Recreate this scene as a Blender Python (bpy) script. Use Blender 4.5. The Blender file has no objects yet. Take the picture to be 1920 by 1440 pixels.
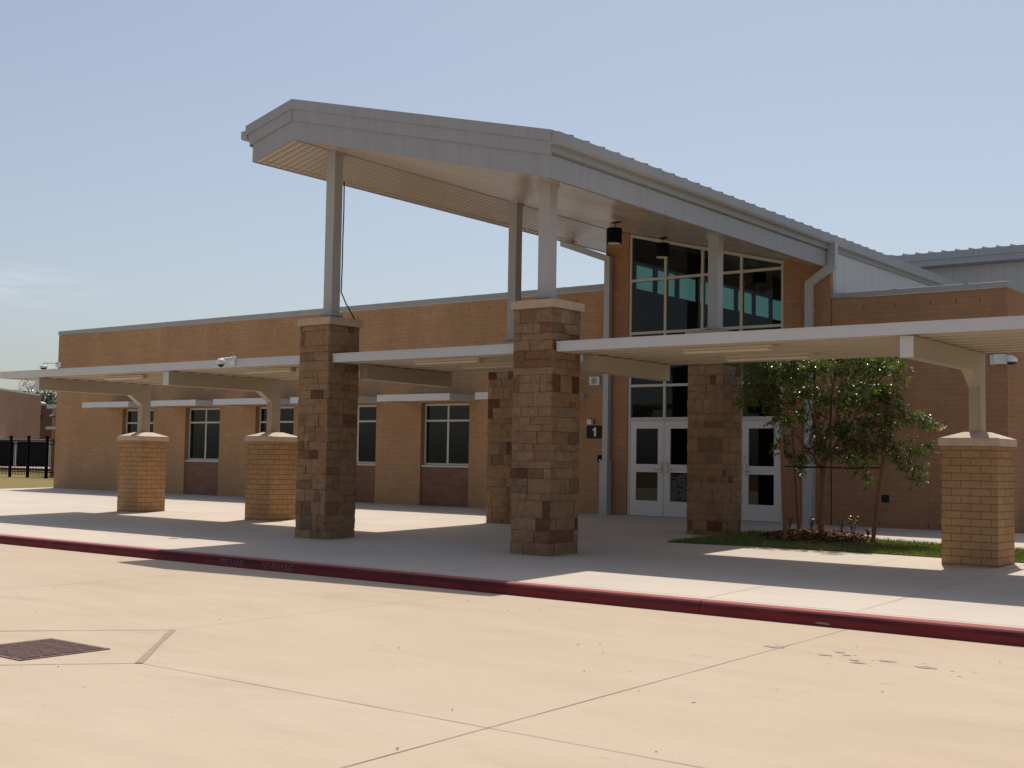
import bpy, bmesh, math, random
from mathutils import Vector, Matrix, noise
random.seed(7)
sc = bpy.context.scene
C = sc.collection
R = math.radians

# ------------------------------------------------------------------ camera
def camera():
    yaw, pitch, roll = R(37.571), R(3.450), R(0.927)
    f = Vector((-math.sin(yaw)*math.cos(pitch), math.cos(yaw)*math.cos(pitch), math.sin(pitch)))
    r = Vector((math.cos(yaw), math.sin(yaw), 0)); u = r.cross(f)
    r2 = math.cos(roll)*r + math.sin(roll)*u
    u2 = -math.sin(roll)*r + math.cos(roll)*u
    cd = bpy.data.cameras.new('camera'); cam = bpy.data.objects.new('camera', cd); C.objects.link(cam)
    cd.sensor_width = 36; cd.lens = 2321.2/1920*36; cd.clip_end = 2000; cd.clip_start = .1
    m = Matrix(((r2.x, u2.x, -f.x, 15.197), (r2.y, u2.y, -f.y, -24.132), (r2.z, u2.z, -f.z, 1.250), (0, 0, 0, 1)))
    cam.matrix_world = m
    sc.camera = cam
camera()

# ------------------------------------------------------------------ light
SUN = Vector((-.165, .425, 1)).normalized()
w = bpy.data.worlds.new('World'); sc.world = w; w.use_nodes = True
nt = w.node_tree; bg = nt.nodes['Background']
sky = nt.nodes.new('ShaderNodeTexSky'); sky.sky_type = 'NISHITA'; sky.sun_disc = False
sky.sun_elevation = math.asin(SUN.z); sky.sun_rotation = math.atan2(SUN.x, SUN.y)
sky.air_density = 1.0; sky.dust_density = 2.0; sky.ozone_density = 1.0; sky.altitude = 100
hs = nt.nodes.new('ShaderNodeHueSaturation'); hs.inputs['Saturation'].default_value = .76
nt.links.new(sky.outputs[0], hs.inputs['Color'])
# one thin wisp of cloud low in the left of the sky
tc = nt.nodes.new('ShaderNodeTexCoord'); mp = nt.nodes.new('ShaderNodeMapping'); mp.inputs['Scale'].default_value = (5, 5, 34)
cn = nt.nodes.new('ShaderNodeTexNoise'); cn.inputs['Scale'].default_value = 2.2; cn.inputs['Detail'].default_value = 6; cn.inputs['Roughness'].default_value = .6
nt.links.new(tc.outputs['Generated'], mp.inputs[0]); nt.links.new(mp.outputs[0], cn.inputs['Vector'])
def wm(op, a, b):
    x = nt.nodes.new('ShaderNodeMath'); x.operation = op
    for i, v in enumerate((a, b)):
        if isinstance(v, (int, float)): x.inputs[i].default_value = v
        else: nt.links.new(v, x.inputs[i])
    return x.outputs[0]
dist = nt.nodes.new('ShaderNodeVectorMath'); dist.operation = 'DISTANCE'
mp2 = nt.nodes.new('ShaderNodeMapping'); mp2.inputs['Scale'].default_value = (1, 1, 4.5)
nt.links.new(tc.outputs['Generated'], mp2.inputs[0]); nt.links.new(mp2.outputs[0], dist.inputs[0])
CD = (sc.camera.matrix_world.to_3x3() @ Vector(((15-960)/2321.2, -(532-720)/2321.2, -1))).normalized()
dist.inputs[1].default_value = (CD.x, CD.y, CD.z*4.5)
fall = wm('MAXIMUM', wm('SUBTRACT', 1, wm('MULTIPLY', dist.outputs['Value'], 12)), 0)
msk = wm('MULTIPLY', wm('MULTIPLY', fall, .6), wm('MAXIMUM', wm('MULTIPLY', wm('SUBTRACT', cn.outputs['Fac'], .38), 2.2), 0))
cm = nt.nodes.new('ShaderNodeMix'); cm.data_type = 'RGBA'; nt.links.new(msk, cm.inputs[0]); nt.links.new(hs.outputs[0], cm.inputs[6]); cm.inputs[7].default_value = (8.2, 8.2, 8.6, 1)
nt.links.new(cm.outputs[2], bg.inputs[0]); bg.inputs[1].default_value = 0.111
sl = bpy.data.lights.new('sun', 'SUN'); sl.energy = 3.8; sl.angle = R(.5); sl.color = (1, .93, .83)
so = bpy.data.objects.new('sun', sl); C.objects.link(so)
so.rotation_euler = SUN.to_track_quat('Z', 'Y').to_euler(); so.location = (0, 0, 60)
sc.view_settings.view_transform = 'Standard'; sc.view_settings.look = 'None'
sc.view_settings.exposure = 0.0; sc.view_settings.gamma = 1
sc.cycles.max_bounces = 8; sc.cycles.diffuse_bounces = 5; sc.cycles.transparent_max_bounces = 12
sc.cycles.caustics_reflective = False; sc.cycles.caustics_refractive = False

# ------------------------------------------------------------------ materials
class N:
    def __init__(s, name):
        s.m = bpy.data.materials.new(name); s.m.use_nodes = True
        s.t = s.m.node_tree; s.b = s.t.nodes['Principled BSDF']; s.out = s.t.nodes['Material Output']
    def n(s, typ, **k):
        x = s.t.nodes.new(typ)
        for a, v in k.items(): setattr(x, a, v)
        return x
    def l(s, a, b): s.t.links.new(a, b)
    def val(s, sock, v):
        if hasattr(v, 'is_linked') or isinstance(v, bpy.types.NodeSocket): s.l(v, sock)
        else: sock.default_value = v
    def pos(s): return s.n('ShaderNodeNewGeometry').outputs['Position']
    def noise(s, scale, detail=4, rough=.55, vec=None, stretch=None, dist=0):
        x = s.n('ShaderNodeTexNoise'); x.inputs['Scale'].default_value = scale
        x.inputs['Detail'].default_value = detail; x.inputs['Roughness'].default_value = rough
        x.inputs['Distortion'].default_value = dist
        v = vec or s.pos()
        if stretch:
            mp = s.n('ShaderNodeMapping'); mp.inputs['Scale'].default_value = stretch; s.l(v, mp.inputs[0]); v = mp.outputs[0]
        s.l(v, x.inputs['Vector']); return x.outputs['Fac']
    def ramp(s, fac, stops, interp='LINEAR'):
        x = s.n('ShaderNodeValToRGB'); cr = x.color_ramp; cr.interpolation = interp
        while len(cr.elements) < len(stops): cr.elements.new(.5)
        for e, (p, c) in zip(cr.elements, stops):
            e.position = p; e.color = (c, c, c, 1) if not hasattr(c, '__len__') else (*c[:3], 1)
        s.l(fac, x.inputs[0]); return x.outputs[0]
    def mix(s, fac, a, b, mode='MIX'):
        x = s.n('ShaderNodeMix', data_type='RGBA', blend_type=mode)
        s.val(x.inputs[0], fac)
        for i, v in ((6, a), (7, b)):
            if isinstance(v, tuple): v = (*v[:3], 1)
            s.val(x.inputs[i], v)
        return x.outputs[2]
    def math(s, op, a, b=0):
        x = s.n('ShaderNodeMath', operation=op); s.val(x.inputs[0], a); s.val(x.inputs[1], b); return x.outputs[0]
    def bump(s, h, strength=.3, dist=.01):
        x = s.n('ShaderNodeBump'); x.inputs['Strength'].default_value = strength; x.inputs['Distance'].default_value = dist
        s.l(h, x.inputs['Height']); s.l(x.outputs[0], s.b.inputs['Normal'])
    def set(s, col=None, rough=None, metal=None, spec=None):
        if col is not None:
            if isinstance(col, tuple): col = (*col[:3], 1)
            s.val(s.b.inputs['Base Color'], col)
        if rough is not None: s.val(s.b.inputs['Roughness'], rough)
        if metal is not None: s.b.inputs['Metallic'].default_value = metal
        if spec is not None: s.b.inputs['Specular IOR Level'].default_value = spec
        return s.m

def scale(c, k): return tuple(min(1, v*k) for v in c)

def wall_uv(M):
    """x along the face, z up, from world position; works for faces square to x or y"""
    g = M.n('ShaderNodeNewGeometry'); sp = M.n('ShaderNodeSeparateXYZ'); M.l(g.outputs['Position'], sp.inputs[0])
    sn = M.n('ShaderNodeSeparateXYZ'); M.l(g.outputs['True Normal'], sn.inputs[0])
    ax = M.math('GREATER_THAN', M.math('ABSOLUTE', sn.outputs[0]), .5)
    u = M.math('ADD', M.math('MULTIPLY', sp.outputs[1], ax), M.math('MULTIPLY', sp.outputs[0], M.math('SUBTRACT', 1, ax)))
    cb = M.n('ShaderNodeCombineXYZ'); M.l(u, cb.inputs[0]); M.l(sp.outputs[2], cb.inputs[1]); return cb.outputs[0]

def brick_mat(name, c1, c2, mortar, msize=.006, row=.1047, width=.406, bumpd=.006, dust=.5):
    M = N(name); uv = wall_uv(M)
    b = M.n('ShaderNodeTexBrick', offset=.5, squash=1)
    M.l(uv, b.inputs['Vector'])
    b.inputs['Color1'].default_value = (*c1, 1); b.inputs['Color2'].default_value = (*c2, 1); b.inputs['Mortar'].default_value = (*mortar, 1)
    b.inputs['Scale'].default_value = 1; b.inputs['Mortar Size'].default_value = msize
    b.inputs['Mortar Smooth'].default_value = .25; b.inputs['Bias'].default_value = 0
    b.inputs['Brick Width'].default_value = width; b.inputs['Row Height'].default_value = row
    big = M.noise(.8, 3); fine = M.noise(38, 5, .7); mid = M.noise(7, 4, .6)
    col = M.mix(M.ramp(big, [(.3, 0), (.7, dust)]), b.outputs['Color'], scale(c1, .86))
    stn = M.noise(.9, 5, .6, stretch=(1, 1, .35))
    col = M.mix(1, col, M.ramp(stn, [(.3, (.86, .85, .86)), (.7, (1.08, 1.07, 1.05))]), 'MULTIPLY')
    col = M.mix(.55, col, M.ramp(mid, [(.25, .78), (.75, 1.15)]), 'MULTIPLY')
    col = M.mix(.6, col, M.ramp(fine, [(.2, .72), (.8, 1.2)]), 'MULTIPLY')
    M.set(col, .92, spec=.25)
    h = M.math('ADD', M.math('MULTIPLY', b.outputs['Fac'], -1), M.math('MULTIPLY', fine, .5))
    M.bump(h, .7, bumpd); return M.m

def plain(name, col, rough=.5, var=.12, nscale=6, metal=0, spec=.5, bumpd=0, stretch=None):
    M = N(name); n1 = M.noise(nscale, 4, .6, stretch=stretch)
    c = M.mix(1, (*col, 1), M.ramp(n1, [(.25, 1-var), (.75, 1+var*.3)]), 'MULTIPLY')
    M.set(c, rough, metal, spec)
    if bumpd: M.bump(M.noise(nscale*12, 4, .7), .6, bumpd)
    return M.m

M_brick = brick_mat('tan_block', (.475, .292, .158), (.425, .256, .136), (.39, .232, .122), .0045, bumpd=.0045, dust=.7)
M_brick2 = brick_mat('russet_block', (.42, .235, .135), (.375, .205, .115), (.33, .182, .105), .005, bumpd=.005, dust=.65)
M_pier = brick_mat('pier_block', (.48, .295, .15), (.425, .25, .122), (.23, .12, .07), .0065, width=.268, bumpd=.008, dust=.3)
M_panel = brick_mat('brown_panel_block', (.25, .135, .09), (.20, .105, .07), (.30, .185, .125), .006, row=.1047, dust=.3)
M_farbrick = brick_mat('far_block', (.22, .13, .085), (.20, .12, .075), (.18, .11, .07), .004)
M_caststone = plain('cast_stone', (.60, .48, .38), .85, .15, 9, bumpd=.002)
M_cap2 = plain('column_cap_stone', (.50, .37, .27), .85, .18, 9, bumpd=.002)
M_white = plain('white_metal_paint', (.55, .555, .57), .42, .06, 1.5)
M_fascia = plain('fascia_metal_paint', (.33, .34, .365), .45, .11, 1.2, stretch=(6, 6, .5))
M_coping = plain('grey_coping_metal', (.34, .345, .35), .4, .08, 2)
M_spout = plain('downspout_metal', (.42, .43, .44), .42, .08, 3, stretch=(4, 4, .4))
M_post = plain('steel_post_paint', (.41, .41, .42), .45, .1, 3, stretch=(5, 5, .6))
M_brkt = plain('bracket_paint', (.40, .34, .255), .5, .08, 3, stretch=(5, 5, .6))
M_deck = plain('deck_paint', (.50, .43, .335), .45, .06, 3)
M_frame = plain('window_frame_paint', (.56, .53, .47), .45, .06, 4)
M_door = plain('door_paint', (.66, .65, .65), .45, .06, 4)
M_black = plain('black_metal', (.004, .004, .0045), .85, .1, 5, spec=.2)
M_dark = plain('dark_opening', (.02, .02, .02), .9)
M_camw = plain('camera_housing', (.72, .72, .73), .35, .04, 8)
M_smoke = plain('smoked_dome', (.02, .02, .025), .08)
M_light = plain('lamp_diffuser', (.64, .58, .46), .4, .03, 5)
M_grey = plain('grey_plastic', (.35, .34, .33), .5)
M_steel = plain('brushed_steel', (.45, .42, .42), .3, .1, 30, metal=.9)
M_sealant = plain('joint_sealant', (.38, .27, .21), .9, .2, 20)
M_joint = plain('joint_dirt', (.40, .315, .235), .95, .35, 5)
M_stake = plain('stake_wood', (.22, .10, .055), .85, .3, 12, bumpd=.002, stretch=(8, 8, .8))
M_bark = plain('smooth_bark', (.19, .10, .065), .8, .35, 10, bumpd=.002, stretch=(5, 5, .7))
M_floor = plain('lobby_floor', (.16, .15, .14), .25, .1, 2)
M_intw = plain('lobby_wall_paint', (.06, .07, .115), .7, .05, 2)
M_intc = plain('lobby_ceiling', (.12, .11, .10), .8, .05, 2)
M_letter = plain('white_lettering', (.75, .74, .72), .6, .05, 9)

def soffit_mat():
    M = N('soffit_panel'); p = M.pos(); sp = M.n('ShaderNodeSeparateXYZ'); M.l(p, sp.inputs[0])
    n1 = M.noise(1.2, 3)
    M.set(M.mix(1, (.46, .385, .315, 1), M.ramp(n1, [(.3, .93), (.7, 1.04)]), 'MULTIPLY'), .2, spec=.7)
    wv = M.math('PINGPONG', sp.outputs[1], .0762)           # narrow ribs running up the slope
    h = M.ramp(M.math('DIVIDE', wv, .0762), [(0, 0), (.3, 1), (1, .8)])
    M.bump(h, 1, .02)
    return M.m
M_soffit = soffit_mat()

def clad_mat():
    M = N('white_ribbed_cladding'); p = M.pos(); sp = M.n('ShaderNodeSeparateXYZ'); M.l(p, sp.inputs[0])
    s = M.math('ADD', sp.outputs[0], sp.outputs[1])
    wv = M.math('DIVIDE', M.math('PINGPONG', s, .2), .2)
    M.set(M.mix(M.ramp(wv, [(0, .8), (.06, 0)]), (.52, .515, .53), (.36, .36, .37)), .45)
    M.bump(M.ramp(wv, [(0, 0), (.08, 1)]), .6, .01); return M.m
M_clad = clad_mat()

def concrete(name, col, tint, stain, rough=.85):
    M = N(name); p = M.pos()
    a = M.noise(.35, 4, .55); b = M.noise(2.2, 5, .6, stretch=(.45, 1.4, 1)); f = M.noise(60, 4, .7); s = M.noise(1.1, 6, .65, stretch=(.35, 1.2, 1), dist=.4)
    c = M.mix(M.ramp(a, [(.35, 0), (.68, 1)]), col, tint)
    c = M.mix(1, c, M.ramp(b, [(.25, .94), (.75, 1.035)]), 'MULTIPLY')
    c = M.mix(1, c, M.ramp(f, [(.2, .88), (.8, 1.08)]), 'MULTIPLY')
    c = M.mix(M.ramp(s, [(.56, 0), (.72, stain)]), c, scale(col, .70))
    sp = M.noise(9, 2, .5, stretch=(.5, 1, 1))
    c = M.mix(M.ramp(sp, [(.74, 0), (.78, .45)]), c, scale(col, .5))
    M.set(c, rough, spec=.25); M.bump(f, .35, .003); return M.m
M_road = concrete('driveway_concrete', (.51, .402, .292), (.53, .43, .325), .35)
M_walk = concrete('sidewalk_concrete', (.62, .535, .445), (.57, .50, .425), .35)

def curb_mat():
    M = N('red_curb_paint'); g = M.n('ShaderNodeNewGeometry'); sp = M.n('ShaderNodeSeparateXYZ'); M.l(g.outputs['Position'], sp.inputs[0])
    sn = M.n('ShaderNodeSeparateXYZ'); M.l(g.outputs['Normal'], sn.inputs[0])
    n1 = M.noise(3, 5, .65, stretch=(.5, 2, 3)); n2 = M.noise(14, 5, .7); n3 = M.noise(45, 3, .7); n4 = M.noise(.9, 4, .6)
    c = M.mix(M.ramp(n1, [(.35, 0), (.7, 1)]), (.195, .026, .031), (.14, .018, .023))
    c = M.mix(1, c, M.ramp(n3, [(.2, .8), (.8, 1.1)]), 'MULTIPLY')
    # tyre scuffs low under the nose, flat top coloured paler to stand for sunlight
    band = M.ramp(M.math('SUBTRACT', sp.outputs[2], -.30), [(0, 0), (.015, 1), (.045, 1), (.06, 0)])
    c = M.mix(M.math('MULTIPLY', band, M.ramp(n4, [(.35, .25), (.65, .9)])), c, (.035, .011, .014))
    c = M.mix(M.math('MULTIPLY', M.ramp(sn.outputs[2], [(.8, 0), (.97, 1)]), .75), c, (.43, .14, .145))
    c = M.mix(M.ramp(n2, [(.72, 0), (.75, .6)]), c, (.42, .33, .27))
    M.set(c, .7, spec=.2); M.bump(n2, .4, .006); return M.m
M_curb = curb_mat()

def stone_mat():
    M = N('ashlar_stone'); at = M.n('ShaderNodeAttribute', attribute_name='tone')
    v1 = M.noise(9, 6, .65, dist=.6); v2 = M.noise(50, 5, .75); v3 = M.noise(3.5, 4, .6)
    c = M.mix(.9, at.outputs['Color'], M.ramp(v1, [(.25, (.62, .60, .60)), (.5, (1, .98, .95)), (.75, (1.25, 1.15, 1.0))]), 'MULTIPLY')
    c = M.mix(.8, c, M.ramp(v2, [(.2, .72), (.8, 1.2)]), 'MULTIPLY')
    c = M.mix(M.ramp(v3, [(.55, 0), (.8, .5)]), c, (.23, .125, .07))
    M.set(c, .93, spec=.2); M.bump(M.math('ADD', v1, M.math('MULTIPLY', v2, .35)), .7, .009); return M.m
M_stone = stone_mat()
M_mortar = plain('stone_mortar', (.30, .205, .13), .95, .2, 20, bumpd=.003)

def clear_glass(name, tint, f0=1.5):
    M = N(name); t = M.t
    tr = M.n('ShaderNodeBsdfTransparent'); tr.inputs[0].default_value = (*tint, 1)
    gl = M.n('ShaderNodeBsdfGlossy'); gl.inputs['Roughness'].default_value = .0; gl.inputs[0].default_value = (1, 1, 1, 1)
    fr = M.n('ShaderNodeFresnel'); fr.inputs[0].default_value = f0
    bf = M.n('ShaderNodeNewGeometry').outputs['Backfacing']
    mx = M.n('ShaderNodeMixShader'); M.l(M.math('MULTIPLY', fr.outputs[0], M.math('SUBTRACT', 1, bf)), mx.inputs[0]); M.l(tr.outputs[0], mx.inputs[1]); M.l(gl.outputs[0], mx.inputs[2])
    M.l(mx.outputs[0], M.out.inputs[0]); return M.m
M_glass = clear_glass('tinted_entrance_glass', (.62, .69, .66), 1.38)
M_teal = clear_glass('teal_clerestory_glass', (.41, .56, .53), 1.3)
def win_glass():
    M = N('dark_window_glass'); n = M.noise(1.3, 2)
    M.set((.008, .010, .009), .02, spec=.45); M.bump(n, .05, .02); return M.m
M_win = win_glass()

def leaf_mat(name, base, var):
    M = N(name); at = M.n('ShaderNodeAttribute', attribute_name='tone')
    c = M.mix(1, at.outputs['Color'], (*base, 1), 'MULTIPLY')
    M.set(c, .26, spec=.8)
    tl = M.n('ShaderNodeBsdfTranslucent'); M.l(M.mix(1, c, (1.3, 1.5, .5, 1), 'MULTIPLY'), tl.inputs[0])
    mx = M.n('ShaderNodeMixShader'); mx.inputs[0].default_value = .36
    M.l(M.b.outputs[0], mx.inputs[1]); M.l(tl.outputs[0], mx.inputs[2]); M.l(mx.outputs[0], M.out.inputs[0]); return M.m
M_leaf = leaf_mat('glossy_leaf', (1, 1, 1), .3)
M_blade = leaf_mat('grass_blade', (1, 1, 1), .3)
def grassground():
    M = N('lawn_ground'); a = M.noise(1.5, 5, .6); b = M.noise(30, 4, .7)
    c = M.mix(a, (.085, .11, .03), (.13, .14, .045)); c = M.mix(1, c, M.ramp(b, [(.2, .6), (.8, 1.3)]), 'MULTIPLY')
    M.set(c, .95, spec=.1); M.bump(b, .8, .02); return M.m
M_lawn = grassground()
def drygrass():
    M = N('dry_lawn'); a = M.noise(.25, 5, .6); b = M.noise(2.5, 5, .7)
    c = M.mix(a, (.27, .20, .085), (.20, .17, .065)); c = M.mix(1, c, M.ramp(b, [(.2, .75), (.8, 1.15)]), 'MULTIPLY')
    M.set(c, .95, spec=.1); M.bump(b, .8, .03); return M.m
M_dry = drygrass()
def mulch():
    M = N('mulch'); at = M.n('ShaderNodeAttribute', attribute_name='tone'); M.set(at.outputs['Color'], .9, spec=.2); return M.m
M_mulch = mulch()

# ------------------------------------------------------------------ mesh helpers
class MB:
    def __init__(s): s.v = []; s.f = []; s.c = []; s.mi = []
    def add(s, vs, fs, col=None, mi=0):
        o = len(s.v); s.v += [tuple(v) for v in vs]; s.f += [tuple(i+o for i in f) for f in fs]
        s.c += [col]*len(fs); s.mi += [mi]*len(fs)
    def box(s, x0, x1, y0, y1, z0, z1, col=None, mi=0, b=0):
        if b:
            s.add(*bevbox(x0, x1, y0, y1, z0, z1, b), col, mi); return
        vs = [(x, y, z) for z in (z0, z1) for y in (y0, y1) for x in (x0, x1)]
        s.add(vs, [(0, 2, 3, 1), (4, 5, 7, 6), (0, 1, 5, 4), (2, 6, 7, 3), (0, 4, 6, 2), (1, 3, 7, 5)], col, mi)
    def prism(s, poly, axis, a, b, col=None, mi=0):
        """poly: list of 2-d points in the plane square to axis; extruded a..b"""
        def P(p, t):
            return {'x': (t, p[0], p[1]), 'y': (p[0], t, p[1]), 'z': (p[0], p[1], t)}[axis]
        n = len(poly); vs = [P(p, a) for p in poly] + [P(p, b) for p in poly]
        ar = sum(poly[i][0]*poly[(i+1) % n][1]-poly[(i+1) % n][0]*poly[i][1] for i in range(n))
        flip = (ar > 0) == (axis in 'xz')
        fs = [tuple(range(n))[::-1], tuple(range(n, 2*n))] + [(i, (i+1) % n, n+(i+1) % n, n+i) for i in range(n)]
        if not flip: fs = [f[::-1] for f in fs]
        if b < a: fs = [f[::-1] for f in fs]
        s.add(vs, fs, col, mi)
    def tube(s, pts, rads, n=8, col=None, mi=0, cap=True):
        pts = [Vector(p) for p in pts]
        if not hasattr(rads, '__len__'): rads = [rads]*len(pts)
        vs = []; prev = None
        for i, p in enumerate(pts):
            t = (pts[min(i+1, len(pts)-1)]-pts[max(i-1, 0)]).normalized()
            if prev is None: a = t.orthogonal().normalized()
            else: a = (prev - t*prev.dot(t)).normalized()
            prev = a; b = t.cross(a)
            for k in range(n):
                an = 2*math.pi*k/n; vs.append(p + (a*math.cos(an)+b*math.sin(an))*rads[i])
        fs = [(i*n+k, i*n+(k+1) % n, (i+1)*n+(k+1) % n, (i+1)*n+k) for i in range(len(pts)-1) for k in range(n)]
        if cap: fs += [tuple(range(n))[::-1], tuple(range((len(pts)-1)*n, len(pts)*n))]
        s.add(vs, fs, col, mi)
    def lathe(s, cx, cy, prof, n=20, col=None, mi=0):
        vs = []; m = len(prof)
        for (r, z) in prof:
            for k in range(n):
                a = 2*math.pi*k/n; vs.append((cx+r*math.cos(a), cy+r*math.sin(a), z))
        fs = [(i*n+k, i*n+(k+1) % n, (i+1)*n+(k+1) % n, (i+1)*n+k) for i in range(m-1) for k in range(n)]
        fs += [tuple(range(n))[::-1], tuple(range((m-1)*n, m*n))]
        s.add(vs, fs, col, mi)
    def build(s, name, mat, parent=None, smooth=False, origin=None, loc=None):
        me = bpy.data.meshes.new(name); og = Vector(origin) if origin else Vector((0, 0, 0))
        me.from_pydata([tuple(Vector(v)-og) for v in s.v] if origin else s.v, [], s.f)
        for m in (mat if isinstance(mat, (list, tuple)) else [mat]): me.materials.append(m)
        if any(s.mi): me.polygons.foreach_set('material_index', s.mi)
        if any(c is not None for c in s.c):
            at = me.color_attributes.new('tone', 'FLOAT_COLOR', 'CORNER'); k = 0
            for p, c in zip(me.polygons, s.c):
                c = c or (.3, .3, .3)
                for li in p.loop_indices: at.data[li].color = (*c[:3], 1)
        if smooth: me.polygons.foreach_set('use_smooth', [True]*len(me.polygons))
        me.update()
        o = bpy.data.objects.new(name, me); C.objects.link(o)
        if parent is not None:
            o.parent = parent
            o.matrix_parent_inverse = Matrix.Identity(4)
            o.location = (og if origin else Vector((0, 0, 0))) - parent_world(parent)
        elif origin: o.location = og
        return o
def parent_world(p):
    v = Vector(p.location)
    while p.parent: p = p.parent; v += Vector(p.location)
    return v
def bevbox(x0, x1, y0, y1, z0, z1, b):
    vs = []; idx = {}
    bm = bmesh.new(); bmesh.ops.create_cube(bm, size=1)
    for v in bm.verts: v.co = Vector(((x0+x1)/2+v.co.x*(x1-x0), (y0+y1)/2+v.co.y*(y1-y0), (z0+z1)/2+v.co.z*(z1-z0)))
    bmesh.ops.bevel(bm, geom=bm.edges[:], offset=b, segments=1, affect='EDGES', profile=.5)
    bm.verts.index_update(); r = ([v.co[:] for v in bm.verts], [tuple(v.index for v in f.verts) for f in bm.faces]); bm.free(); return r
def tag(o, label=None, cat=None, group=None, kind=None):
    if label: o['label'] = label
    if cat: o['category'] = cat
    if group: o['group'] = group
    if kind: o['kind'] = kind
    return o
def thing(name, loc, label, cat, group=None):
    o = bpy.data.objects.new(name, None); C.objects.link(o); o.location = loc; o.empty_display_size = .2
    return tag(o, label, cat, group)
def copy_tree(o, parent=None):
    c = o.copy(); C.objects.link(c)
    if parent is not None: c.parent = parent
    for ch in o.children: copy_tree(ch, c)
    return c
def gz(y): return .0194*y                   # the pavement falls towards the kerb
ZR = -.372

# ------------------------------------------------------------------ setting
def sheet(name, pts, mat, zf=None):
    m = MB(); m.add([(x, y, (zf(y) if zf else z)) for (x, y, z) in pts], [tuple(range(len(pts)))])
    o = m.build(name, mat); return tag(o, kind='structure')
# base ground: driveway in front, grass land beyond
sheet('ground', [(-600, -14, -.62), (600, -14, -.62), (600, 900, -.62), (-600, 900, -.62)], M_dry)
def strip(x0, x1, y0, y1, nx, ny, zf):
    m = MB(); vs = []; fs = []
    for j in range(ny+1):
        for i in range(nx+1):
            x = x0+(x1-x0)*i/nx; y = y0+(y1-y0)*j/ny; vs.append((x, y, zf(x, y)))
    for j in range(ny):
        for i in range(nx): a = j*(nx+1)+i; fs.append((a, a+1, a+nx+2, a+nx+1))
    m.add(vs, fs); return m
rd = strip(-70, 30, -40, -12.33, 6, 4, lambda x, y: ZR).build('driveway', M_road); tag(rd, kind='structure')
lf = MB(); lf.add([(-300, -300, ZR-.01), (300, -300, ZR-.01), (300, -12.33, ZR-.01), (-300, -12.33, ZR-.01)], [(0, 1, 2, 3)])
tag(lf.build('bounce_cut_ground', M_dry), kind='structure')  # unseen grass sheet, added to lower the light bounced into shaded faces
# pavement slab: top falls 2 % to the kerb
wk = MB()
wk.add([(-24.1, -12.2, gz(-12.2)), (30, -12.2, gz(-12.2)), (30, 0.2, gz(.2)), (-23.5, 0.2, gz(.2)),
        (-24.1, -12.2, -.6), (30, -12.2, -.6), (30, .2, -.6), (-23.5, .2, -.6)],
       [(0, 1, 2, 3), (4, 7, 6, 5), (0, 4, 5, 1), (3, 2, 6, 7), (0, 3, 7, 4), (1, 5, 6, 2)])
wo = wk.build('sidewalk', M_walk); tag(wo, kind='structure')
# left dry lawn, level with the pavement
lw = MB(); lw.add([(-300, -12.2, gz(-12.2)-.01), (-24.1, -12.2, gz(-12.2)-.01), (-23.5, .2, gz(.2)-.01), (-20, 8, -.01), (-20, 26, -.01), (-300, 26, -.01)], [(0, 1, 2, 3, 4, 5)])
tag(lw.build('left_lawn', M_dry), kind='structure')
rl = MB(); rl.add([(8.0, .2, gz(.2)-.012), (30, .2, gz(.2)-.012), (30, -12.2, gz(-12.2)-.012), (300, -12.2, gz(-12.2)-.012), (300, 60, -.012), (8.0, 60, -.012)], [(0, 1, 2, 3, 4, 5)])
tag(rl.build('right_lawn', M_dry), kind='structure')
# far yard road beyond the fence
fr = MB(); fr.add([(-300, 15.4, .012), (-20, 27.5, .012), (-20, 34, .012), (-300, 21.5, .012)], [(0, 1, 2, 3)])
tag(fr.build('far_road', M_walk), kind='structure')
fl = MB(); fl.add([(-300, 26, -.012), (-20, 26, -.012), (-20, 300, -.012), (-300, 300, -.012)], [(0, 1, 2, 3)])
tag(fl.build('far_lawn', M_dry), kind='structure')

def joint(p0, p1, wdt, mat, zf, parent, name='joint'):
    p0 = Vector(p0); p1 = Vector(p1); d = (p1-p0).normalized(); n = Vector((-d.y, d.x))*wdt/2
    k = max(2, int((p1-p0).length/.35)); vs = []; m = MB()
    for i in range(k+1):
        p = p0.lerp(p1, i/k); j = .7+.6*random.random()
        for s in (-1, 1):
            q = p+n*s*j; vs.append((q.x, q.y, zf(q.y)))
    m.add(vs, [(2*i, 2*i+1, 2*i+3, 2*i+2)[::-1] for i in range(k)])
    return m.build(name, mat, parent)
zr_ = lambda y: ZR+.004
for a, b, wd, mt in [((5.72, -12.36), (5.745, -16.9), .006, M_joint), ((7.064, -18.2), (29.9, -18.2), .007, M_joint), ((10.35, -12.36), (10.53, -19.6), .008, M_joint),
                 ((10.53, -19.6), (10.6, -32.9), .008, M_joint), ((5.745, -16.9), (4.45, -18.3), .016, M_joint), ((4.45, -18.3), (5.80, -19.6), .016, M_joint), ((5.80, -19.6), (7.064, -18.2), .014, M_joint),
                 ((4.45, -18.3), (-40, -18.3), .010, M_joint), ((5.745, -16.9), (7.064, -18.217), .05, M_sealant), ((1.6, -12.36), (1.6, -18.3), .008, M_joint), ((14.5, -12.36), (14.6, -32.9), .010, M_joint)]:
    joint(a, b, wd, mt, zr_, rd)
zs_ = lambda y: gz(y)+.004
for x in (-19.8, -15.7, -11.6, -7.6, -3.5, .55, 4.62, 8.6):
    joint((x, -12.02), (x, -.05 if x < 4 or x > 9 else -5.98), .008, M_joint, zs_, wo)
for x in (10.3, 12.6, 14.7): joint((x, -12.02), (x, -5.6), .007, M_joint, zs_, wo)
joint((-23.9, -5.95), (4.4, -5.95), .010, M_joint, zs_, wo)
joint((-23.9, -2.9), (4.5, -2.9), .010, M_joint, zs_, wo)
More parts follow.
